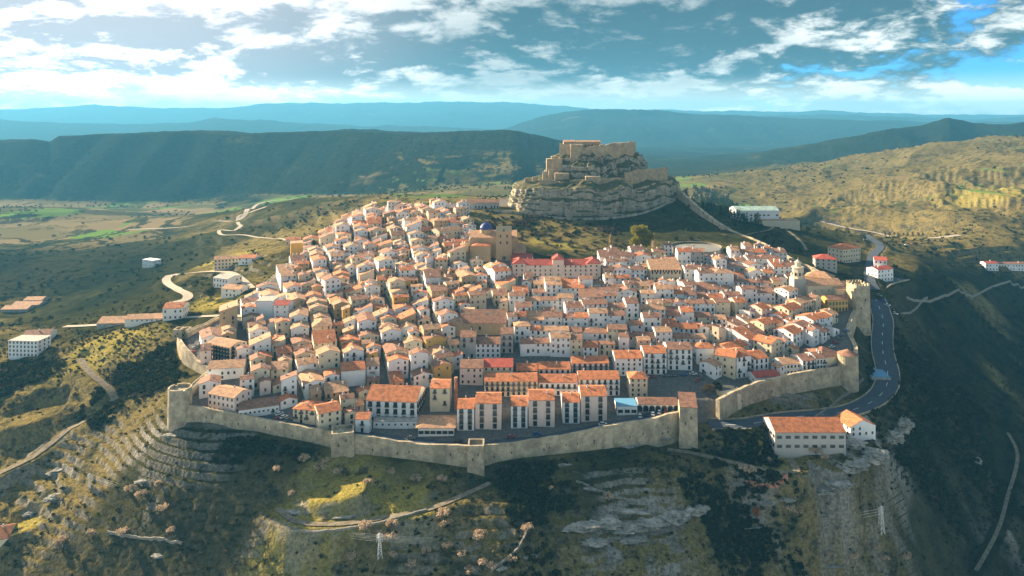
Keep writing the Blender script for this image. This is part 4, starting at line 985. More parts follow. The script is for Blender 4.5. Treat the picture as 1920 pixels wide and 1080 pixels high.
# basilica with blue dome
bx, by, bz = wpt(925, 487, 557)
ba = thing('basilica', 'sandstone basilica with deep blue dome and buttressed apse', 'church', (bx, by + 18, bz))
b = MB(); body_geo(b, 36, 26, 16, 'gable', 0.28, 5); b.build('nave', 'sandstone', ba)
b = MB(); roof_geo(b, 36, 26, 16, 'gable', 0.28, 0.4); b.build('nave_roof', 'old_tile', ba)
b = MB(); body_geo(b, 14, 10, 11, 'hip', 0.3, 6); b.build('chapel', 'sandstone', ba, (-9, -17, 0))
b = MB(); roof_geo(b, 14, 10, 11, 'hip', 0.35, 0.4); b.build('chapel_roof', 'orange_tile', ba, (-9, -17, 0))
b = MB(); body_geo(b, 12, 9, 22, 'gable', 0.7, 6); b.build('gable_tower', 'sandstone', ba, (8, -14, 0))
for i, (wx, wz) in enumerate([(-2.5, 17), (2.5, 17), (-2.5, 12), (2.5, 12), (0, 21.5)]): obj('belfry_opening', WIN[W_A], ba, (8 + wx, -18.5, wz))
obj('portal', WIN[W_G], ba, (8, -18.5, 0.2))
b = MB()
for sx in (-16, -3, 1.5, 14.5, 18): b.hexa([(sx - .8, -14.5, -5), (sx + .8, -14.5, -5), (sx + .8, -12, -5), (sx - .8, -12, -5)], [(sx - .8, -13.2, 14), (sx + .8, -13.2, 14), (sx + .8, -12, 15), (sx - .8, -12, 15)])
b.build('buttress', 'sandstone', ba)
b = MB(); b.cyl(-6, -3, 15, 21, 4.8, 4.8, 16); b.build('drum', 'sandstone', ba)
b = MB()
pr = [(5.0, 21.0), (4.85, 22.4), (4.2, 23.9), (3.1, 25.1), (1.7, 25.9), (0.5, 26.2), (0.35, 27.4)]
for (r0, z0), (r1, z1) in zip(pr[:-1], pr[1:]): b.cyl(-6, -3, z0, z1, r0, r1, 20)
b.build('dome', 'blue_dome', ba)
USED.append((bx, by + 16, 40, 34, 0))
block(962, 986, 492, 470, 10, dep0=560, wm='sandstone', rm='old_tile', roof='shed', win=None, chim=0, cat='building', name='large_house', label='stone annex leaning on the right side of the basilica')
# long convent church on the upper left
block(820, 872, 452, 432, 13, rz=R(38), wm='cream', rm='old_tile', roof='gable', pitch=0.35, floors=2, wt=W_S, cat='church', name='convent', label='long cream convent with tilted straw roof left of the blue dome')
block(872, 936, 391, 380, 12, wm='grey', rm='brown_tile', roof='gable', pitch=0.4, floors=1, wt=W_A, cat='building', name='large_house', label='grey stone barracks with brown roof left of the crag')
# church of the right quarter with its bell tower
sx0, sy0, sz0 = wpt(1496, 560, 503)
ch = thing('church', 'cream church with tall bell tower at the right end of town', 'church', (sx0, sy0, sz0))
s_ = 503 / F
b = MB(); b.box(-4.2, -4.2, -5, 4.2, 4.2, 14.5); b.build('tower_base', 'grey', ch)
b = MB(); b.cyl(0, 0, 14.5, 21.5, 3.9, 3.7, 8, 0, math.pi / 8); tb_ = b.build('belfry', 'cream', ch)
b = MB(); b.cyl(0, 0, 14.1, 14.9, 4.6, 4.6, 8, 0, math.pi / 8); b.cyl(0, 0, 21.4, 22.0, 4.3, 4.3, 8, 0, math.pi / 8); b.build('cornice', 'cream', ch)
for k in range(4):
    a = k * math.pi / 2 - math.pi / 2 + 0.0
    for aa in (a - 0.785, a): pass
for k in range(8):
    a = 2 * math.pi * k / 8; obj('bell_opening', WIN[(1.2, 2.2, 'arch')], ch, (3.62 * math.sin(a), -3.62 * math.cos(a), 16.3), a)
b = MB(); b.cyl(0, 0, 22.0, 25.0, 2.2, 2.0, 8); b.cone(0, 0, 25.0, 27.2, 2.4, 8); b.cyl(0, 0, 27.0, 28.6, 0.12, 0.06, 6); b.build('lantern', 'cream', ch)
def wing(parent, x, y, w, d, h, rz, roof, pitch, wm, rm, nm, low=5):
    b = MB(); body_geo(b, w, d, h, roof, pitch, low); o_ = b.build(nm, wm, parent, (x, y, 0), rz)
    b = MB(); roof_geo(b, w, d, h, roof, pitch, 0.4); b.build('roof', rm, o_); return o_
n_ = wing(ch, 16, 2, 26, 15, 10.5, R(8), 'gable', 0.36, 'cream', 'old_tile', 'nave')
for k in range(4):
    for f in range(2): obj('window', WIN[W_M], n_, (-8 + k * 5, -7.5, 2.5 + f * 4))
wing(ch, 20, 12, 18, 12, 13.0, R(-30), 'hip', 0.55, 'cream', 'old_tile', 'transept')
wing(ch, 28, -3, 12, 11, 8.0, R(8), 'shed', 0.3, 'cream', 'old_tile', 'sacristy')
USED.append((sx0 + 14, sy0 + 4, 36, 24, R(8)))
yb_ = block(1552, 1592, 584, 562, 10, wm='ochre', rm='brown_tile', roof='gable', pitch=0.35, floors=2, nx=6, wt=W_A, drop=0, chim=0, cat='building', name='large_house', label='bright yellow-ochre house with arched windows near the tall tower', rz=R(10))
# right-hand edge over the wall
block(1414, 1466, 722, 706, 9, wm='white', rm='red_tile', roof='gable', pitch=0.4, rz=R(12), floors=1, wt=W_M, chim=0, cat='building', name='large_house', label='low white house with red roof nearest the wall corner')
block(1466, 1503, 704, 682, 11, wm='white', rm='old_tile', roof='gable', rz=R(12), floors=2, nx=5, wt=W_S, drop=0, cat='building', name='large_house', label='white two-row house on the wall left of the blue-white houses')
block(1503, 1530, 702, 676, 12, wm='white', rm='brown_tile', roof='gable', rz=R(12), floors=3, nx=3, wt=W_T, drop=.1, cat='building', name='large_house', label='blue-white house with solar panels on the right wall')
block(1530, 1550, 694, 672, 12, wm='white', rm='brown_tile', roof='gable', rz=R(14), floors=2, nx=3, wt=W_T, drop=0, cat='building', name='large_house', label='blue-white house at the right end of the wall terrace')
block(1535, 1588, 684, 668, 16, wm='cream', rm='brown_tile', roof='hip', pitch=0.4, rz=R(20), win=None, cat='building', name='large_house', label='wide brown-roofed house beside the right round tower')
block(1340, 1378, 705, 668, 13, rz=R(-28), wm='cream', rm='orange_tile', roof='gable', floors=3, wt=W_S, balc=.3, cat='building', name='large_house', label='cream corner house with bright orange roof facing the parking street')
block(1378, 1412, 708, 668, 14, rz=R(25), wm='white', rm='orange_tile', roof='gable', floors=4, wt=W_T, balc=.5, cat='building', name='large_house', label='tall white house with orange roof in front of the orange cluster')
block(1412, 1444, 702, 672, 14, rz=R(20), wm='white', rm='orange_tile', roof='gable', floors=3, wt=W_A, drop=0, cat='building', name='large_house', label='white house with arched gallery in front of the orange cluster')
# left front
block(383, 446, 776, 742, 12, rz=R(-22), wm='pink', rm='old_tile', roof='gable', floors=3, nx=6, wt=W_S, drop=.1, cat='building', name='large_house', label='pink three-storey house right beside the left round tower')
block(415, 462, 768, 742, 11, rz=R(20), wm='white', rm='brown_tile', roof='gable', floors=2, wt=W_S, cat='building', name='large_house', label='white house with flat brown roof behind the long shed', dep0=378)
block(450, 522, 782, 764, 12, rz=R(22), wm='white', rm='brown_tile', roof='gable', pitch=0.25, floors=1, nx=9, wt=W_M, drop=0, chim=0, cat='building', name='long_shed', label='long low white building with brown roof on the left square')
block(390, 455, 712, 690, 13, rz=R(10), wm='white', rm='old_tile', roof='gable', floors=3, nx=6, wt=W_S, drop=.6, cat='building', name='large_house', label='white blank-fronted house with many dormers above the ochre wall')
cvb = block(378, 440, 675, 648, 12, rz=R(-28), wm='cream', rm='old_tile', roof='gable', floors=4, nx=8, wt=W_D, drop=0, balc=1.0, chim=0, cat='building', name='apartment_block', label='balcony-lined apartment block at the left edge of town')
block(480, 512, 605, 565, 12, wm='white', rm='concrete', roof='flat', win=None, chim=0, cat='building', name='large_house', label='tall blank white building at the upper left')
block(513, 541, 610, 572, 11, wm='white', rm='red_tile', roof='gable', floors=4, nx=2, wt=W_M, drop=.2, cat='building', name='large_house', label='tall white house right of the blank white building')
block(666, 692, 812, 786, 9, wm='white', rm='orange_tile', roof='gable', floors=2, nx=1, wt=W_T, drop=0, cat='building', name='large_house', label='small white house just left of the low hotel wing')
block(597, 640, 806, 772, 12, rz=R(28), wm='cream', rm='orange_tile', roof='gable', floors=3, wt=W_S, cat='building', name='large_house', label='cream house behind the squat square tower')
block(548, 592, 796, 768, 11, rz=R(-10), wm='cream', rm='orange_tile', roof='hip', pitch=.35, floors=3, wt=W_T, balc=.5, cat='building', name='large_house', label='cream balcony house on the corner of the left square')
block(640, 685, 724, 694, 14, rz=R(15), wm='white', rm='orange_tile', roof='gable', win=None, cat='building', name='large_house', label='windowless white gable house in the left centre')
# brick chimney
cx_, cy_, cz_ = wpt(855, 775, 372)
ck = thing('brick_chimney', 'tall slender brick chimney beside the cream apartment house', 'chimney', (cx_, cy_, cz_))
b = MB(); b.cyl(0, 0, -4, 17.5, 1.05, 0.7, 14); b.build('shaft', 'orange_tile', ck); b = MB(); b.cyl(0, 0, 17.5, 18.4, 0.9, 0.9, 14); b.build('rim', 'old_tile', ck)

# ------------------------------------------------------------------ buildings outside the walls
ob = block(1453, 1586, 844, 810, 17, wm='grey', rm='orange_tile', roof='gable', pitch=0.42, floors=2, nx=8, wt=W_L, drop=0, chim=0, door=False, cat='building', name='long_building', label='long pale two-storey building with orange roof below the road', dep0=352)
_p = wpt(1615, 820, 366)
oc = house(_p[0], 373, 13, 14, 5.2, R(100), 'gable', .45, 'white', 'orange_tile', 'white gabled house with orange roof right of the long pale building', 'building', None, 'roadside_house', zb=_p[2], floors=2, wt=W_S, drop=.2, chim=0)
block(1530, 1568, 506, 486, 12, rz=R(-14), wm='grey', rm='red_tile', roof='hip', pitch=.45, floors=3, nx=4, wt=W_S, cat='house', name='villa', label='grey villa with red hipped roof just outside the wall')
block(1574, 1620, 492, 466, 16, rz=R(25), wm='cream', rm='orange_tile', roof='hip', pitch=.4, floors=3, wt=W_S, cat='house', name='villa', label='cream villa with rounded orange roof on the lane bend')
block(1640, 1662, 512, 488, 12, rz=R(-24), wm='white', rm='red_tile', roof='gable', floors=3, wt=W_S, cat='house', name='villa', label='white house with red roof, rear one by the road junction', dep0=592)
block(1641, 1680, 528, 505, 11, rz=R(22), wm='white', rm='red_tile', roof='gable', floors=3, wt=W_S, drop=0.05, cat='house', name='villa', label='white house with red roof, front one by the road junction')
block(1848, 1872, 508, 494, 9, wm='white', rm='red_tile', roof='gable', floors=2, wt=W_S, cat='house', name='row_house', label='white red-roofed end house of the row on the right valley slope')
block(1872, 1935, 508, 495, 9, wm='white', rm='brown_tile', roof='gable', floors=2, wt=W_S, cat='house', name='row_house', label='long white row of houses cut by the right picture edge')
wh = block(1380, 1461, 407, 395, 22, wm='white', rm='green_metal', roof='gable', pitch=.3, floors=1, nx=10, wt=W_L, drop=.3, chim=0, cat='warehouse', name='sports_hall', label='large hall with pale green roof beyond the pine wood', dep0=745)
block(1420, 1500, 420, 414, 14, wm='cream', rm='old_tile', roof='flat', win=None, chim=0, cat='building', name='low_shed', label='low tan flat-roofed building right of the green hall', dep0=735)
# left: farm and outskirts
block(236, 306, 606, 598, 12, rz=R(8), wm='white', rm='old_tile', roof='gable', floors=1, wt=W_M, chim=0, cat='barn', name='farm_shed', label='long low farm shed on the ridge left of town')
block(306, 342, 600, 578, 14, rz=R(8), wm='white', rm='orange_tile', roof='gable', floors=2, wt=W_S, cat='barn', name='farm_house', label='white farm house with pale roof at the end of long sheds')
block(182, 240, 612, 606, 8, rz=R(4), wm='concrete', rm='old_tile', roof='shed', win=None, chim=0, cat='barn', name='farm_shed', label='lowest open shed at the left end of the farm')
block(14, 72, 670, 640, 12, rz=R(-4), wm='white', rm='concrete', roof='flat', floors=4, nx=8, wt=W_S, drop=0, chim=0, cat='building', name='hostel', label='white flat-topped hostel with dark window rows far left')
block(45, 92, 642, 628, 12, rz=R(14), wm='white', rm='brown_tile', roof='gable', floors=1, wt=W_S, cat='building', name='hostel_wing', label='white wing with brown roof behind the far left hostel')
block(403, 446, 505, 486, 12, rz=R(20), wm='cream', rm='old_tile', roof='gable', floors=3, wt=W_S, cat='building', name='villa', label='cream villa with sunlit gable beyond the upper left wall')
block(446, 478, 497, 484, 12, rz=R(-6), wm='white', rm='orange_tile', roof='gable', floors=2, wt=W_S, cat='building', name='villa', label='white house with orange roof right of the cream villa')
block(395, 432, 540, 522, 14, rz=R(-25), wm='white', rm='concrete', roof='gable', pitch=.2, floors=2, wt=W_S, cat='building', name='workshop', label='grey-roofed workshop on the inside of the left road bend')
block(412, 452, 558, 542, 12, rz=R(-15), wm='white', rm='old_tile', roof='gable', floors=2, wt=W_S, cat='building', name='villa', label='pale house with tiled roof inside the left road bend')
block(546, 590, 478, 456, 13, rz=R(18), wm='ochre', rm='old_tile', roof='flat', win=None, chim=0, cat='building', name='large_house', label='brown cubic building beyond the upper left wall')
block(536, 562, 459, 450, 12, rz=R(12), wm='pink', rm='orange_tile', roof='gable', floors=1, wt=W_S, cat='building', name='villa', label='small orange-roofed house behind the brown cubic building')
block(262, 292, 502, 488, 10, rz=R(-25), wm='white', rm='white', roof='flat', floors=2, wt=W_M, cat='building', name='villa', label='isolated white flat-roofed houses on the left slope')
for k, (a, b_, c_, l_) in enumerate([(2, 50, 586, 'nearest'), (22, 72, 578, 'middle'), (44, 78, 569, 'farthest')]):
    block(a, b_, c_, c_ - 6, 14, rz=R(3), wm='concrete', rm='old_tile', roof='gable', pitch=.25, win=None, chim=0, cat='barn', name='farm_shed', label=f'{l_} of three low barns in the dark left valley', group='low barns in the left valley')
block(-30, 14, 1034, 1012, 12, rz=R(20), wm='cream', rm='orange_tile', roof='gable', pitch=.45, win=None, cat='house', name='roadside_house', label='orange-roofed house corner at the bottom left edge')
# orange retaining wall near the loop path, and the car deck beside the road
rw = thing('retaining_wall', 'reddish brick curved retaining wall below the gravel loop path', 'wall', at(1440, 915))
ox_, oy_, oz_ = rw.location
pts = [at(1398, 912), at(1430, 918), at(1458, 915), at(1478, 902)]
plan_wall(rw, [tuple(p) for p in pts], 3.0, 1.2, 'brick_wall', 'wall_body', 4)
sl = thing('car_deck', 'small blue-grey flat parking deck beside the curving road', 'deck', at(1642, 700))
b = MB(); b.box(-5.5, -9, -7, 5.5, 9, 0.8); b.build('deck_base', 'concrete', sl, (0, 0, 0), R(-8)); b = MB(); b.box(-5.3, -8.8, .8, 5.3, 8.8, 1.05); b.build('deck_surface', 'tarp_blue', sl, (0, 0, 0), R(-8))
# oval threshing ground / bullring floor on the castle slope
x_, y_, z_ = at(1305, 470)
zr = max(Hz(x_ + a, y_ + b_) for a in (-16, 0, 16) for b_ in (-12, 0, 12)) + 0.5
pl_ = thing('bullring', 'round grey bullring terrace cut into the hillside below the crag', 'bullring', (x_, y_, zr))
b = MB(); b.cyl(0, 0, -9, 0, 19, 19, 48); b.build('arena_floor', 'arena', pl_)
b = MB()
for k in range(26):
    a0 = R(-10 + k * 8); a1 = R(-10 + k * 8 + 8)
    b.hexa([(19.6 * math.cos(a0), 19.6 * math.sin(a0), -6), (20.6 * math.cos(a0), 20.6 * math.sin(a0), -6), (20.6 * math.cos(a1), 20.6 * math.sin(a1), -6), (19.6 * math.cos(a1), 19.6 * math.sin(a1), -6)][::-1][::-1],
           [(19.6 * math.cos(a0), 19.6 * math.sin(a0), 1.4), (20.6 * math.cos(a0), 20.6 * math.sin(a0), 1.4), (20.6 * math.cos(a1), 20.6 * math.sin(a1), 1.4), (19.6 * math.cos(a1), 19.6 * math.sin(a1), 1.4)])
b.build('rim_wall', 'dull_stone', pl_)
USED.append((x_, y_, 38, 34, 0))

# open ground kept free before the larger fronts
def keep(pxl, pxr, py, dep):
    x, y, z = at((pxl + pxr) / 2, py); USED.append((x, y - dep / 2, (pxr - pxl) / F * y, dep, 0))
keep(958, 1126, 519, 13); keep(1218, 1280, 527, 9); keep(866, 952, 628, 7); keep(885, 985, 489, 14); keep(1500, 1555, 566, 9); keep(1550, 1594, 586, 14)
# ------------------------------------------------------------------ the rows of houses
def in_poly(x, y, P):
    ins = False; n = len(P)
    for i in range(n):
        ax, ay = P[i]; bx_, by_ = P[(i + 1) % n]
        if (ay > y) != (by_ > y) and x < (bx_ - ax) * (y - ay) / (by_ - ay) + ax: ins = not ins
    return ins
ZONES = [
 # outline in photo pixels, row direction in plan, back-to-back, palette weights, phrase
 ([(352,745),(400,722),(388,690),(372,660),(432,605),(520,530),(572,478),(640,470),(660,505),(640,600),(668,700),(690,765),(655,803),(600,800),(540,780),(470,745),(420,745)], (61,-150), True, 'left', 'quarter behind the left round tower'),
 ([(560,490),(640,425),(690,402),(760,394),(868,396),(880,430),(890,495),(950,515),(850,510),(750,500),(660,505),(640,470),(572,478)], (30,-100), True, 'left', 'quarter left of the blue dome'),
 ([(660,505),(750,500),(850,510),(952,520),(952,590),(860,585),(840,640),(862,680),(855,725),(800,735),(690,765),(668,700),(640,600)], (48,-143), True, 'mid', 'quarter left of the brown church'),
 ([(952,520),(1130,522),(1140,487),(1220,480),(1270,475),(1345,482),(1450,478),(1492,500),(1492,545),(1400,590),(1330,640),(1312,690),(1150,672),(1142,665),(965,672),(952,590)], (1,0.03), False, 'right', 'quarter below the red school'),
 ([(1492,548),(1552,585),(1572,600),(1560,628),(1500,668),(1540,690),(1440,712),(1335,705),(1318,690),(1332,640),(1400,590)], (0.80,0.60), True, 'far', 'quarter before the bell tower'),
]
PAL = {'left': (['white', 'cream', 'sandstone', 'pink'], [.38, .36, .18, .08], ['orange_tile', 'old_tile', 'brown_tile'], [.30, .38, .32]),
       'mid': (['white', 'cream', 'sandstone', 'ochre'], [.42, .36, .16, .06], ['orange_tile', 'old_tile', 'brown_tile'], [.30, .36, .34]),
       'right': (['white', 'cream', 'grey'], [.86, .10, .04], ['brown_tile', 'old_tile', 'orange_tile'], [.70, .20, .10]),
       'far': (['white', 'cream', 'pink'], [.62, .32, .06], ['orange_tile', 'brown_tile', 'old_tile'], [.55, .28, .17])}
CAND = []
rh = random.Random(41)
for zi, (pp, ax, btb, pal, phrase) in enumerate(ZONES):
    PW = [at(a, b)[:2] for a, b in pp]
    L = math.hypot(*ax); ux, uy = ax[0] / L, ax[1] / L; vx, vy = -uy, ux
    if btb and vx < 0: vx, vy = -vx, -vy
    if not btb and vy < 0: vx, vy = -vx, -vy
    cxs = [p[0] * ux + p[1] * uy for p in PW]; cys = [p[0] * vx + p[1] * vy for p in PW]
    v = min(cys) + 5; row = 0
    while v < max(cys) - 3:
        dep = rh.uniform(9.5, 12.5)
        u_ = min(cxs) + rh.uniform(0, 6); k = 0; wob = rh.uniform(0, 6)
        while u_ < max(cxs):
            w = rh.uniform(6.5, 12.0) if rh.random() > .14 else rh.uniform(12, 19)
            dj = dep * rh.uniform(0.88, 1.08)
            uc = u_ + w / 2; vv = v + dep / 2 + 1.6 * math.sin(uc / 24 + wob)
            x = uc * ux + vv * vx; y = uc * uy + vv * vy
            ang = math.atan2(uy, ux) + 1.6 / 24 * math.cos(uc / 24 + wob) + rh.uniform(-.05, .05)
            if math.cos(ang) < 0: ang += math.pi
            if in_poly(x, y, PW) and not blocked(x, y, w, dj, ang):
                st = rh.choices((2, 3, 4), (.50, .42, .08))[0]
                k += 1
                CAND.append(dict(x=x, y=y, w=w - 0.06, d=dj, rz=ang, st=st, h=st * 2.85 + rh.uniform(-.6, .9), zone=zi, row=row, k=k, wm=rh.choices(PAL[pal][0], PAL[pal][1])[0], rm=rh.choices(PAL[pal][2], PAL[pal][3])[0],
                    swap=rh.random() < (0.28 if btb else 0.08), roof='shed' if rh.random() < .14 else ('hip' if rh.random() < .08 else 'gable'), pitch=rh.uniform(.24, .36)))
                USED.append((x, y, w - .4, dj, ang))
            u_ += w + (rh.uniform(2.5, 3.5) if rh.random() < 0.06 else 0.0)
        v += dep + (((2.8 if row % 2 else 0.3)) if btb else 2.6); row += 1
    # small houses fill the leftover corners
    for q_ in range(1500):
        uc = rh.uniform(min(cxs), max(cxs)); vv = rh.uniform(min(cys), max(cys)); w = rh.uniform(5.5, 10); dj = rh.uniform(6, 10)
        if q_ > 900: w *= 0.75; dj *= 0.75
        x = uc * ux + vv * vx; y = uc * uy + vv * vy; ang = math.atan2(uy, ux) + rh.uniform(-.12, .12)
        if math.cos(ang) < 0: ang += math.pi
        if in_poly(x, y, PW) and not blocked(x, y, w, dj, ang, 0.8):
            st = rh.choices((1, 2, 3), (.2, .55, .25))[0]
            CAND.append(dict(x=x, y=y, w=w, d=dj, rz=ang, st=st, h=st * 2.85 + rh.uniform(-.3, .9), zone=zi, row=0, k=0, wm=rh.choices(PAL[pal][0], PAL[pal][1])[0], rm=rh.choices(PAL[pal][2], PAL[pal][3])[0],
                swap=rh.random() < .3, roof='shed' if rh.random() < .3 else 'gable', pitch=rh.uniform(.24, .36)))
            USED.append((x, y, w - .4, dj, ang))
    for c in CAND:
        if c['zone'] == zi: c['row'] = int((c['x'] * vx + c['y'] * vy - min(cys)) / 13)
CAND.sort(key=lambda c: c['y'])
print('houses', len(CAND))
ORD = ['', 'first', 'second', 'third', 'fourth', 'fifth', 'sixth', 'seventh', 'eighth', 'ninth', 'tenth', 'eleventh', 'twelfth', 'thirteenth', 'fourteenth', 'fifteenth', 'sixteenth', 'seventeenth', 'eighteenth', 'nineteenth', 'twentieth', 'twenty-first', 'twenty-second', 'twenty-third', 'twenty-fourth', 'twenty-fifth', 'twenty-sixth', 'twenty-seventh', 'twenty-eighth', 'twenty-ninth', 'thirtieth']
NUM = {1: 'one', 2: 'two', 3: 'three', 4: 'four'}
RN = {'orange_tile': 'orange-roofed', 'brown_tile': 'brown-roofed', 'old_tile': 'tan-roofed'}
solo, rest = CAND[:300], CAND[300:]
rows_ = {}
for c in solo: rows_.setdefault((c['zone'], c['row']), []).append(c)
rank = {}
for zi in range(len(ZONES)):
    for r_, key in enumerate(sorted(k for k in rows_ if k[0] == zi)):
        L = sorted(rows_[key], key=(lambda c: c['y']) if ZONES[zi][2] else (lambda c: c['x']))
        for i, c in enumerate(L): c['i'] = i + 1; c['r'] = r_ + 1; c['n'] = len(L)
USED_KEEP = list(USED)
for c in solo:
    phrase = ZONES[c['zone']][4]; btb = ZONES[c['zone']][2]
    lab = f"{c['wm']} {RN[c['rm']]} house, {ORD[c['i']]} from {'front' if btb else 'left'}, {ORD[c['r']]} row {'from left' if btb else 'up'}, {phrase}"
    w, d, rz = c['w'], c['d'], c['rz']
    if c['swap']: w, d, rz = d, w, rz + math.pi / 2
    house(c['x'], c['y'], w, d, c['h'], rz, c['roof'], c['pitch'], c['wm'], c['rm'], lab, 'house', 'houses packed inside the town walls', floors=c['st'], chim=1 if rh.random() < .8 else 2, drop=.2)
# the houses farther up are too many and too small to tell apart
b = MB(); MM = ['white', 'cream', 'sandstone', 'pink', 'ochre', 'grey', 'orange_tile', 'brown_tile', 'old_tile', 'glass']
for c in rest:
    w, d, rz = c['w'], c['d'], c['rz']
    if c['swap']: w, d, rz = d, w, rz + math.pi / 2
    zmin, zmax, z0 = pad(c['x'], c['y'], w, d, rz)
    s = MB(); body_geo(s, w, d, c['h'], c['roof'], c['pitch'], max(1.5, z0 - zmin + 2), MM.index(c['wm'])); r_ = roof_geo(s, w, d, c['h'], c['roof'], c['pitch'], .45, MM.index(c['rm']))
    for k in range(rh.choice((1, 1, 2))):
        cx, cy = rh.uniform(-.35, .35) * w, rh.uniform(-.25, .25) * d; s.box(cx - .35, cy - .3, c['h'], cx + .35, cy + .3, c['h'] + r_ + 1.3, 0)
    for (mx, my, la, ln) in facades(c['x'], c['y'], w, d, rz):
        n = max(1, int((ln - .6) / 2.9))
        for i in range(n):
            for f in range(c['st']):
                if rh.random() < .25: continue
                ox = (i + .5) / n * ln - ln / 2; a0, c0 = rot(ox - .5, -.08, la); a1, c1 = rot(ox + .5, -.08, la); a2, c2 = rot(ox + .5, .02, la); a3, c3 = rot(ox - .5, .02, la)
                zf = f * c['h'] / c['st'] + 1.0
                s.hexa([(mx + a0, my + c0, zf), (mx + a1, my + c1, zf), (mx + a2, my + c2, zf), (mx + a3, my + c3, zf)], [(mx + a0, my + c0, zf + 1.4), (mx + a1, my + c1, zf + 1.4), (mx + a2, my + c2, zf + 1.4), (mx + a3, my + c3, zf + 1.4)], 9)
    ca, sa = math.cos(rz), math.sin(rz); o = len(b.v)
    b.v += [(c['x'] + x * ca - y * sa, c['y'] + x * sa + y * ca, z0 + z) for x, y, z in s.v]; b.f += [tuple(o + i for i in f) for f in s.f]; b.m += s.m
o = b.build('packed_houses', MM); o['kind'] = 'stuff'; tag(o, 'mass of tiny tiled houses climbing the upper slope towards the crag', 'houses')
# ------------------------------------------------------------------ vegetation
def leaf_mat(name, a, b, tr=0.25):
    m, T = new_mat(name); g = T.n('ShaderNodeNewGeometry')
    n = T.noise(g.outputs['Position'], 0.35, 3, 0.6)
    c = T.mix(g.outputs['Random Per Island'], a, b); c = T.mix(T.math('MULTIPLY', T.smooth(n, .4, .65), .5), c, tuple(x * .55 for x in a))
    d1 = T.n('ShaderNodeBsdfDiffuse', {'Color': c}); t1 = T.n('ShaderNodeBsdfTranslucent', {'Color': c})
    mx = T.n('ShaderNodeMixShader', {0: tr, 1: d1.outputs[0], 2: t1.outputs[0]})
    T.n('ShaderNodeOutputMaterial', {'Surface': mx.outputs[0]}); MAT[name] = m
leaf_mat('scrub_leaf', (0.016, 0.026, 0.011), (0.045, 0.052, 0.022))
leaf_mat('brown_scrub', (0.06, 0.046, 0.028), (0.13, 0.10, 0.06))
leaf_mat('pale_twig', (0.46, 0.34, 0.23), (0.66, 0.52, 0.37))
leaf_mat('yellow_leaf', (0.17, 0.17, 0.022), (0.32, 0.28, 0.04), .4)
leaf_mat('pine_leaf', (0.012, 0.026, 0.012), (0.030, 0.050, 0.020))
leaf_mat('straw_leaf', (0.30, 0.22, 0.09), (0.45, 0.34, 0.16), .35)
leaf_mat('orange_leaf', (0.36, 0.15, 0.05), (0.5, 0.24, 0.08), .35)
def leaves(cen, rad, n, size, r=rng, flat=0.75):
    """n leaf triangles scattered through an ellipsoid; returns verts (n*3, 3)"""
    d = r.normal(size=(n, 3)); d /= np.linalg.norm(d, axis=1)[:, None]
    p = cen + d * (r.random((n, 1)) ** 0.45) * rad
    a = r.normal(size=(n, 3)); a /= np.linalg.norm(a, axis=1)[:, None]
    b = np.cross(a, r.normal(size=(n, 3))); b /= np.linalg.norm(b, axis=1)[:, None] + 1e-9
    s = size * r.uniform(.6, 1.4, (n, 1))
    return np.stack([p - a * s, p + a * s * .5 + b * s, p + a * s * .5 - b * s], 1).reshape(-1, 3)
def leaf_obj(name, V, mat, parent=None, loc=(0, 0, 0)):
    f = np.arange(len(V)).reshape(-1, 3); me = grid_mesh(name, V, f); me.materials.append(MAT[mat]); return obj(name, me, parent, loc)
SPROT = [[leaves(np.array([0, 0, .45]), np.array([1, 1, .6]), k, sz) for _ in range(10)] for k, sz in ((22, .42), (14, .5), (9, .6))]
def scatter(name, pts, sizes, mat, label, lod):
    V = []
    for i, ((x, y, z), s) in enumerate(zip(pts, sizes)):
        P = SPROT[lod][i % 10]; a = i * 2.39996; c_, s_ = math.cos(a), math.sin(a)
        Q = np.column_stack([P[:, 0] * c_ - P[:, 1] * s_, P[:, 0] * s_ + P[:, 1] * c_, P[:, 2]]) * s
        V.append(Q + np.array([x, y, z]))
    o = leaf_obj(name, np.vstack(V), mat); o['kind'] = 'stuff'; tag(o, label, 'scrub'); return o
def spots(n, umin, umax, dmin, dmax, dens, avoid=True):
    u = rng.uniform(umin, umax, n); d = np.sqrt(rng.uniform(dmin ** 2, dmax ** 2, n)); X = u * d; Y = d
    k = rng.random(n) < dens(X, Y); X, Y = X[k], Y[k]
    inpark = poly_sd(X, Y, PARK) < -3
    k = (poly_sd(X, Y, TOWN) > 5) | inpark; X, Y = X[k], Y[k]
    for nm, lab, c, w, m in ROADW:
        if len(X) == 0: break
        dd, _ = line_d(X, Y, c[::4]); k = dd > w / 2 + 1.5; X, Y = X[k], Y[k]
    for (ux, uy, uw, ud, ur) in USED_OUT:
        k = np.hypot(X - ux, Y - uy) > (uw + ud) * .36; X, Y = X[k], Y[k]
    lw = np.zeros(len(X), bool)
    for px, py, d_, r in LAWNS:
        x_, y_ = P3(px, py, d_); lw |= (np.hypot(X - x_, Y - y_) < r * .8) & (rng.random(len(X)) < .85)
    X, Y = X[~lw], Y[~lw]
    Z = Hfull(X, Y); return list(zip(X, Y, Z))
LAWNS = [(640,915,324,24),(590,935,320,16),(760,930,322,18),(405,572,505,22),(1060,465,600,12),(40,985,338,12),(60,780,405,22)]
_td = poly_sd(np.array([u[0] for u in USED]), np.array([u[1] for u in USED]), TOWN)
USED_OUT = [u for u, t_ in zip(USED, _td) if t_ > -2]
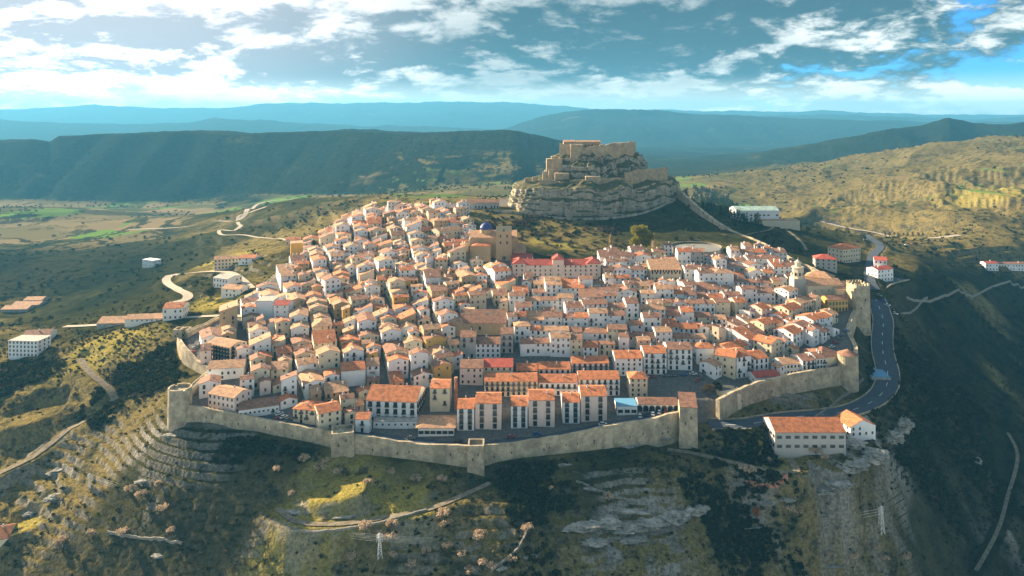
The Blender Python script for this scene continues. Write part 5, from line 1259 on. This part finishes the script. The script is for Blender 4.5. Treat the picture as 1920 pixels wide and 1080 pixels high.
THICK = [(975,905,335,14),(1000,940,322,16),(985,870,345,10),(1370,985,328,20),(1430,960,338,16),(1440,930,345,10),(1750,780,440,40),(1760,690,470,30),(1700,850,400,25),(600,830,350,14),(480,840,350,16),(1370,850,355,20),(1400,830,362,14),(280,690,418,25),(240,720,415,20),(20,720,440,25),(200,760,400,15),(1060,425,650,30),(980,418,655,25),(930,415,655,20),(1000,1060,296,20),(900,870,340,8)]
def thicket(X, Y):
    q = np.zeros_like(X)
    for px, py, d, r in THICK:
        x_, y_ = P3(px, py, d); q = np.maximum(q, 1 - sstep(np.hypot(X - x_, Y - y_) + fbm(X, Y, r * .5, 3, .5, 91) * r * .5, r * .4, r))
    return q
dn = lambda X, Y: np.clip(0.14 + 0.7 * sstep(fbm(X, Y, 45, 4, .6, 71), -0.05, .35) + 1.0 * thicket(X, Y), 0, 1)
sp_ = spots(34000, -.80, .80, 255, 560, dn)
thk = thicket(np.array([p[0] for p in sp_]), np.array([p[1] for p in sp_]))
sz = rng.uniform(.35, 1.1, len(sp_)) + 1.4 * thk * rng.random(len(sp_))
h1 = rng.random(len(sp_)) < .62
scatter('scrub', [p for p, k in zip(sp_, h1) if k], sz[h1], 'scrub_leaf', 'dark green scrub spread over the slopes outside the walls', 0)
scatter('dry_scrub', [p for p, k in zip(sp_, h1) if not k], sz[~h1] * .9, 'brown_scrub', 'brown leafless scrub spread over the slopes outside the walls', 0)
X_ = []; Y_ = []
for px, py, d, r in THICK[:18]:
    k_ = int(r * r * .75); a_ = rng.random(k_) * 6.283; q_ = r * .95 * np.sqrt(rng.random(k_)) * (1 + .3 * np.sin(a_ * 3 + px)); x_, y_ = P3(px, py, d)
    X_.append(x_ + q_ * np.cos(a_)); Y_.append(y_ + q_ * np.sin(a_) * .8)
X_ = np.concatenate(X_); Y_ = np.concatenate(Y_); k_ = poly_sd(X_, Y_, TOWN) > 6; X_, Y_ = X_[k_], Y_[k_]
for nm, lab, c, w, m in ROADW:
    dd, _ = line_d(X_, Y_, c[::4]); k_ = dd > w / 2 + 1.5; X_, Y_ = X_[k_], Y_[k_]
scatter('thicket', list(zip(X_, Y_, Hfull(X_, Y_))), rng.uniform(.8, 2.2, len(X_)), 'scrub_leaf', 'nearly black evergreen thickets on the shaded slopes', 0)
sp_ = spots(7000, -.85, .85, 560, 1000, lambda X, Y: np.clip(.10 + .7 * sstep(fbm(X, Y, 80, 4, .6, 72), 0, .4) + thicket(X, Y), 0, 1))
scatter('hillside_scrub', sp_, rng.uniform(1.0, 2.4, len(sp_)), 'scrub_leaf', 'bushes and hedges dotted over the middle distance', 1)
sp_ = spots(6000, -.85, .85, 1000, 2300, lambda X, Y: np.clip(.06 + .8 * sstep(fbm(X, Y, 220, 4, .6, 73), 0.02, .35), 0, 1))
scatter('distant_trees', sp_, rng.uniform(1.6, 3.6, len(sp_)), 'scrub_leaf', 'dark dots of trees on the far hills', 2)

n_ = 2600; X_ = rng.uniform(-25, 95, n_); Y_ = rng.uniform(590, 690, n_)
k_ = (poly_sd(X_, Y_, PARK) < -4) & (rng.random(n_) < np.clip(.06 + 1.2 * sstep(fbm(X_, Y_, 22, 3, .5, 95), -.1, .3) * sstep(Y_, 615, 640), 0, 1)); X_, Y_ = X_[k_], Y_[k_]
scatter('park_scrub', list(zip(X_, Y_, Hfull(X_, Y_))), rng.uniform(1.0, 2.6, len(X_)), 'brown_scrub', 'brownish bushes crowding the slope just below the crag', 0)
# pine wood on the slope right of the crag
def conifer_verts(h, r, n, s):
    z = np.sort(rng.random(n)) ; rad = r * (1 - z) ** .8 * np.sqrt(rng.random(n)) ; a = rng.random(n) * 6.283
    cen = np.column_stack([rad * np.cos(a), rad * np.sin(a), h * (.12 + .88 * z)])
    o = rng.normal(size=(n, 3, 3)) * s; return (cen[:, None, :] + o).reshape(-1, 3)
CON = [conifer_verts(1, .30, 90, .05) for _ in range(6)]
PW_ = [at(a, b)[:2] for a, b in [(1285, 372), (1300, 352), (1340, 362), (1400, 398), (1440, 425), (1420, 440), (1375, 428), (1330, 402)]]
V = []; px_ = [p[0] for p in PW_]; py_ = [p[1] for p in PW_]; cnt = 0
while cnt < 700:
    x, y = random.uniform(min(px_), max(px_)), random.uniform(min(py_), max(py_))
    if not in_poly(x, y, PW_): cnt += 0.02; continue
    s = random.uniform(7, 12); V.append(CON[int(cnt) % 6] * s + np.array([x, y, Hz(x, y)])); cnt += 1
o = leaf_obj('pine_wood', np.vstack(V), 'pine_leaf'); o['kind'] = 'stuff'; tag(o, 'dense dark pine wood on the slope right of the crag', 'wood')

def tree(px, py, h, rx, label, mat, shape='round', group=None, name='tree', n=900, xyz=None, mats=None):
    x, y, z = xyz or at(px, py)
    t = thing(name, label, 'tree', (x, y, z), random.random() * 6, group)
    b = MB(); b.cyl(0, 0, -1, h * .35, h * .028 + .08, h * .02 + .06, 8)
    for k in range(5):
        a = k * 1.26 + random.random(); rr = rx * .6; b.bar((0, 0, h * (.22 + .03 * k)), (rr * math.cos(a), rr * math.sin(a), h * (.45 + .07 * k)), h * .009 + .03)
    b.build('trunk', 'bark', t)
    V = []
    if shape == 'round':
        for k in range(14):
            a = random.random() * 6.283; zz_ = random.uniform(.32, .88); rr = rx * .62 * math.sqrt(random.random()) * (1 - abs(zz_ - .55) * .9)
            V.append(leaves(np.array([rr * math.cos(a), rr * math.sin(a), h * zz_]), np.array([rx * .42, rx * .42, h * .15]), n // 14, .30 + h * .012))
    elif shape == 'column':
        for k in range(12):
            zz_ = .15 + .8 * k / 12; V.append(leaves(np.array([0, 0, h * zz_]), np.array([rx * (1.15 - zz_), rx * (1.15 - zz_), h * .07]), n // 12, .32))
    else:
        V.append(conifer_verts(h, rx, n, .28))
    leaf_obj('crown', np.vstack(V), mat, t); return t
tree(1203, 474, 22, 11.5, 'large yellow-green tree standing on the slope below the crag', 'yellow_leaf', n=7000)
tree(1145, 478, 17, 3.0, 'slim straw-coloured poplar left of the large yellow-green tree', 'straw_leaf', 'column', n=900)
tree(1226, 466, 13, 2.6, 'thin pinkish poplar just right of the large yellow-green tree', 'pale_twig', 'column', n=700)
tree(1134, 502, 6, 3.5, 'small orange tree at the right end of the school', 'orange_leaf', n=700)
for i, (px, py, h, r, lab) in enumerate([(832, 694, 9, 6, 'brown tree in the garden left of the salmon house'), (668, 706, 7, 5, 'dark tree in the yard below the windowless gable'), (700, 704, 6, 4, 'small dark tree right of the windowless gable'), (1330, 742, 7, 5, 'brown tree on the rocky bank above the gate road'), (1345, 735, 6, 4, 'low tree by the parking street bank'), (395, 560, 9, 5, 'dark tree beside the yellow field left of town'), (590, 470, 9, 4, 'dark tree right of the brown cubic building')]):
    tree(px, py, h, r, lab, 'brown_scrub' if i in (0, 3) else 'scrub_leaf', n=600)
for i, px in enumerate((1660, 1668, 1677, 1684, 1694, 1702, 1711, 1722, 1730)):
    tree(px, 444, 7, 2.2, f'bare dark tree, {ORD[i + 1]} from the left along the pale hill road', 'brown_scrub', 'round', 'trees lining the hill road', n=160)
for i, (px, py) in enumerate([(1450, 418), (1470, 425), (1500, 432), (1515, 440), (1528, 452), (1590, 440), (1620, 452)]):
    tree(px, py, 9, 3.5, f'dark tree, {ORD[i + 1]} from the left among the yards beyond the wall', 'pine_leaf', 'round', 'trees by the yards beyond the wall', n=220)
tree(1318, 978, 4.5, 2.6, 'small orange-leaved tree in the dark foreground thicket', 'orange_leaf', n=500, name='shrub') if False else None
tree(1418, 972, 5, 2.4, 'orange-leaved tree glowing in the dark thicket', 'orange_leaf', n=500)
# pale bare almond shrubs on the foreground slope
def shrub_proto(n=280):
    V = []
    for k in range(7):
        a = rng.random() * 6.283; V.append(leaves(np.array([.55 * math.cos(a), .55 * math.sin(a), .75 + .25 * rng.random()]), np.array([.45, .45, .35]), n // 7, .11))
    return np.vstack(V)
SM = []
for _ in range(4):
    f = shrub_proto(); me = grid_mesh('crown', f, np.arange(len(f)).reshape(-1, 3)); me.materials.append(MAT['pale_twig']); SM.append(me)
_b = MB(); _b.bar((0, 0, -.5), (.05, 0, .5), .06)
for k in range(5): _b.bar((.03, 0, .3), (.5 * math.cos(k * 1.26), .5 * math.sin(k * 1.26), .95), .03)
STEM = _b.mesh('trunk', 'bark')
SHR = [(712,1010),(730,1015),(735,990),(830,972),(838,1030),(828,988),(865,1045),(895,1015),(905,1060),(922,1070),(960,1055),(845,990),(770,1065),(800,1040),(685,995),(735,890),(780,905),(830,905),(520,885),(600,885),(635,890),(610,870),(570,868),(690,910),(240,922),(265,935),(300,915),(165,1012),(110,1022),(230,1005),(305,960),(320,1000),(545,930),(1480,960),(1495,965),(1392,882),(1405,890),(1440,870),(1530,855),(1545,862),(1620,1022),(1640,1030),(1560,1045),(1600,1048),(1660,1052),(1700,1050),(1140,938),(990,1000),(1035,925),(740,1045),(660,1050),(880,1078)]
def area(px, py):
    if px < 340: return 'on the dark bottom left slope'
    if py < 915 and px < 1000: return 'between the front wall and the bright meadow'
    if px < 700: return 'left of the bottom centre pylon'
    if px < 1000: return 'right of the bottom centre pylon'
    if px < 1200: return 'near the pale rock ledges'
    if px < 1550: return 'around the gravel loop path'
    return 'along the bottom right edge'
SHR.sort(); cnt_ = {}
for i, (px, py) in enumerate(SHR):
    ar_ = area(px, py); cnt_[ar_] = cnt_.get(ar_, 0) + 1; lab_ = f'pale leafless shrub, {ORD[cnt_[ar_]]} from the left {ar_}'
    x, y, z = at(px, py); s = random.uniform(2.0, 3.4)
    t = thing('bare_shrub', lab_, 'shrub', (x, y, z), random.random() * 6, 'pale shrubs on the foreground slope'); t.scale = (s, s, s * .95)
    obj('trunk', STEM, t); obj('crown', SM[i % 4], t)

# ------------------------------------------------------------------ rock outcrops
def rock_mesh(seed, flat=.5):
    me = bpy.data.meshes.new('rock'); import bmesh
    bm = bmesh.new(); bmesh.ops.create_icosphere(bm, subdivisions=4, radius=1.0)
    co = np.array([v.co[:] for v in bm.verts])
    r = 1 + .55 * (ridged(co[:, 0] * 1.7 + co[:, 2], co[:, 1] * 1.7 - co[:, 2] * .6, 1.0, 4, seed) - .6) + .55 * fbm(co[:, 0] + co[:, 2] * 2, co[:, 1] - co[:, 2] * 2, .55, 5, .62, seed + 3)
    co = co * r[:, None]; co[:, 2] = terrace(co[:, 2] + .12 * fbm(co[:, 0], co[:, 1], .5, 3, .6, seed + 9), .22, 4.0) * flat
    for v, c_ in zip(bm.verts, co): v.co = c_
    bm.to_mesh(me); bm.free(); me.materials.append(MAT['bare_rock']); return me
RM = [rock_mesh(s) for s in (3, 14, 25, 36, 47)]
ROCKS = [(1090,985,9,4,2.5,10),(1130,978,8,4,3,-5),(1170,985,9,5,3.2,5),(1215,978,10,5,3.5,12),(1262,965,9,5,3.2,20),(1300,955,7,4,3,25),(1110,1015,6,3,2.2,0),(1180,1010,7,3,2.2,8),(1385,905,7,3,2,10),(1440,940,6,4,2.6,15),(1475,935,5,3,2.4,-10),(1545,915,7,4,3,10),(1575,905,6,4,3,20),(1600,870,8,5,4,25),(1640,850,7,6,6,40),(1670,815,7,6,7,55),(1690,790,6,6,8,70),(1100,915,6,1.6,1.3,-20),(1060,870,6,2,1.4,15),(1000,1040,6,2,1.6,30),(950,1062,7,2,1.8,35),(300,1040,5,3,2,20),(270,900,6,3,2,30),(110,880,8,4,3.2,60),(100,930,7,4,3,70),(320,815,7,3,2.2,-10),(560,960,10,2.4,2,-8),(650,968,9,2,1.6,8),(1240,820,10,4,2.2,10),(1180,834,10,3,2,10),(1150,955,12,2,1.6,-10),(1830,860,4,9,2,-20),(1560,1060,8,2,1.4,0),(1590,830,8,4,4,0),(60,960,6,4,3,40)]
def where_(i, px): return ('in the ledge band of the bottom centre' if i < 8 or i == 30 else 'under the right road bend' if 11 <= i <= 16 or i == 33 else 'on the far left slope' if px < 330 else 'below the front wall')
rk_ = {}; rank_ = {}
for i in sorted(range(len(ROCKS)), key=lambda j: ROCKS[j][0]):
    w_ = where_(i, ROCKS[i][0]); rk_[w_] = rk_.get(w_, 0) + 1; rank_[i] = rk_[w_]
for i, (px, py, a, b_, c_, rz) in enumerate(ROCKS):
    x, y, z = at(px, py); o = obj('rock_outcrop', RM[i % 5], None, (x, y, z - c_ * .15), R(rz)); k_ = 1.25 if (i < 8 or 11 <= i <= 16 or i in (30, 33)) else .8; o.scale = (a * .8 * k_, b_ * .8 * k_, c_ * .75 * k_)
    where = where_(i, px)
    rk_[where] = rk_.get(where, 0) + 1; tag(o, f'pale limestone outcrop, {ORD[rank_[i]]} from the left {where}', 'rock', 'limestone outcrops ' + where)

# dry-stone terrace walls on the green bank outside the right-hand wall
def low_wall(pix, label, h=1.2):
    P = dense([at(a, b) for a, b in pix], 3); P[:, 2] = Hfull(P[:, 0], P[:, 1])
    t = thing('terrace_wall', label, 'wall', tuple(P[0])); plan_wall(t, [tuple(p) for p in P], h, .7, 'dull_stone', 'wall_body', 1.5)
low_wall([(1440,744),(1480,754),(1522,766)], 'lowest dry-stone terrace wall on the green bank')
low_wall([(1450,738),(1490,744),(1522,750)], 'second dry-stone terrace wall on the green bank')
low_wall([(1462,730),(1490,736)], 'short upper dry-stone terrace wall on the green bank')
low_wall([(1530,784),(1570,755),(1600,735),(1620,712)], 'long diagonal wall crossing the green bank')
low_wall([(545,1000),(600,1000),(660,992),(740,975),(800,958)], 'field wall under the bright meadow', .9)
low_wall([(200,1000),(290,1012),(340,1022)], 'short field wall in the dark bottom left', 1)
low_wall([(1080,905),(1130,925),(1195,945)], 'low pale wall across the bottom centre slope', .9)
low_wall([(985,1000),(960,1040),(920,1070)], 'old boundary wall running down the bottom centre', .9)
low_wall([(1700,560),(1760,562),(1850,545),(1930,540)], 'pale retaining wall of the valley road at far right', 2)
low_wall([(1690,590),(1740,560)], 'short curved parapet by the junction', 1.5)

# ------------------------------------------------------------------ pylons and cables
def pylon(px, py, h, label):
    x, y, z = at(px, py); t = thing('pylon', label, 'pylon', (x, y, z), R(20))
    b = MB(); w = h * .09; lv = [0, .2, .38, .54, .68, .8, .9, 1.0]
    def c4(f): 
        r = w * (1 - f * .8); return [(-r, -r, h * f), (r, -r, h * f), (r, r, h * f), (-r, r, h * f)]
    for f0, f1 in zip(lv[:-1], lv[1:]):
        A, B = c4(f0), c4(f1)
        for k in range(4): b.bar(A[k], B[k], .14); b.bar(A[k], B[(k + 1) % 4], .10); b.bar(B[k], B[(k + 1) % 4], .10)
    b.build('lattice', 'steel', t)
    for f in (.74, .84, .94):
        b = MB(); L = h * .12
        for s in (-1, 1): b.bar((0, 0, h * f), (s * L, 0, h * f), .10); b.bar((0, 0, h * f + .8), (s * L, 0, h * f), .08); b.bar((s * L, 0, h * f), (s * L, 0, h * f - .9), .09)
        b.build('cross_arm', 'steel', t)
    return (x, y, z, h)
PY = [pylon(168, 916, 7, 'steel lattice pylon on the terraced slope at the left'), pylon(712, 1046, 10, 'steel lattice pylon in the bottom centre field'), pylon(1652, 1000, 13, 'steel lattice pylon on the dark right slope')]
x4 = (-330.0, 330.0, 0.0, 12)
def cable(p0, p1, off, dz, sag, label):
    a = np.array([p0[0] + off * .94, p0[1] + off * .34, p0[2] + p0[3] * dz]); c_ = np.array([p1[0] + off * .94, p1[1] + off * .34, p1[2] + p1[3] * dz])
    b = MB(); n = 24; P = [a + (c_ - a) * i / n + np.array([0, 0, -4 * sag * (i / n) * (1 - i / n)]) for i in range(n + 1)]
    for q0, q1 in zip(P[:-1], P[1:]): b.bar(q0, q1, .03)
    o = b.build('power_cable', 'steel'); tag(o, label, 'cable', 'power cables')
for k, (p0, p1, nm) in enumerate([(PY[0], PY[1], 'left pair of pylons'), (PY[1], PY[2], 'bottom centre and right pylons')]):
    for dz in (.70, .80, .90):
        for off in (-1, 1): cable(p0, p1, off, dz, 4 + 3 * k, f'{ {.70: "lowest", .80: "middle", .90: "highest"}[dz]} {"near" if off > 0 else "far"} side power cable strung between the {nm}')

# ------------------------------------------------------------------ parked cars
for nm, c_ in (('car_white', (.7, .7, .7)), ('car_red', (.35, .03, .03)), ('car_blue', (.04, .10, .30)), ('car_grey', (.16, .17, .18)), ('car_black', (.02, .02, .022))): plain(nm, c_, .3, .5)
_b = MB(); _b.hexa([(-2.1, -.85, .3), (2.1, -.85, .3), (2.1, .85, .3), (-2.1, .85, .3)], [(-2.05, -.82, .85), (2.0, -.80, .80), (2.0, .80, .80), (-2.05, .82, .85)])
CARB = {k: _b.mesh('body', 'car_' + k) for k in ('white', 'red', 'blue', 'grey', 'black')}
_b = MB(); _b.hexa([(-1.6, -.78, .84), (1.1, -.78, .82), (1.1, .78, .82), (-1.6, .78, .84)], [(-1.2, -.62, 1.42), (.5, -.62, 1.42), (.5, .62, 1.42), (-1.2, .62, 1.42)])
CARG = _b.mesh('cabin', 'glass')
CART = {}
for k in CARB: _b = MB(); _b.hexa([(-1.2, -.63, 1.42), (.5, -.63, 1.42), (.5, .63, 1.42), (-1.2, .63, 1.42)], [(-1.1, -.58, 1.50), (.4, -.58, 1.50), (.4, .58, 1.50), (-1.1, .58, 1.50)]); CART[k] = _b.mesh('car_roof', 'car_' + k)
_b = MB()
_A = [2 * math.pi * i / 12 for i in range(12)]
_b.hexa([(.32 * math.cos(a), -.1, .32 * math.sin(a)) for a in _A], [(.32 * math.cos(a), .1, .32 * math.sin(a)) for a in _A]); WHEEL = _b.mesh('wheel', 'tyre')
def car(x, y, rz, colr, label, group, lift=.3):
    z = Hz(x, y) + lift
    t = thing('car', label, 'car', (x, y, z), rz, group)
    obj('body', CARB[colr], t); obj('cabin', CARG, t); obj('car_roof', CART[colr], t)
    for wx in (-1.3, 1.3):
        for wy in (-.78, .78): obj('wheel', WHEEL, t, (wx, wy, .32))
CC = ['white', 'grey', 'black', 'red', 'blue', 'white', 'grey', 'white']
def lot(spots_, phrase, group, ang, lift=.15):
    for i, (px, py) in enumerate(spots_):
        x, y, z = at(px, py); k = CC[(i * 3 + len(phrase)) % 8]
        car(x, y, R(ang + random.uniform(-6, 6)), k, f'{k} parked car, {ORD[i + 1]} from the left {phrase}', group, lift)
lot([(1200, 782), (1212, 780), (1224, 778), (1236, 775), (1248, 773), (1262, 771)], 'before the white arcade', 'cars before the arcade', 80)
lot([(1210, 709), (1224, 708), (1250, 706), (1264, 705), (1282, 704), (1300, 703)], 'on the street under the white apartments', 'cars under the right apartments', 6)
lot([(1308, 715), (1314, 708), (1322, 700), (1330, 694)], 'on the steep parking street', 'cars on the steep street', 70)
lot([(1560, 652), (1566, 644), (1573, 637), (1580, 630), (1586, 622), (1590, 612)], 'in the square by the curved wall', 'cars in the right square', 20)
lot([(1648, 556), (1656, 566), (1664, 574), (1672, 582), (1678, 590)], 'by the road junction below the tall tower', 'cars at the road junction', -60, .4)
lot([(515, 772), (524, 778), (532, 784), (520, 788), (540, 790)], 'on the left square', 'cars on the left square', 50)
lot([(360, 662), (364, 655), (372, 650), (380, 644)], 'behind the left gate towers', 'cars behind the left gate', 60)
lot([(1608, 454), (1622, 450), (1700, 460), (1712, 458)], 'on the yards beyond the tall tower', 'cars on the far yards', 10)
for i, f_ in enumerate((.18, .38, .47, .60, .66, .80)):
    j = int(f_ * len(STREET)); p = STREET[j]; q_ = STREET[j + 1]; k = CC[i % 8]
    car(p[0], p[1] + 1.8, math.atan2(q_[1] - p[1], q_[0] - p[0]), k, f'{k} car, {ORD[i + 1]} from the left along the front wall street', 'cars on the front street', .36 + p[2] - Hz(p[0], p[1] + 1.8))
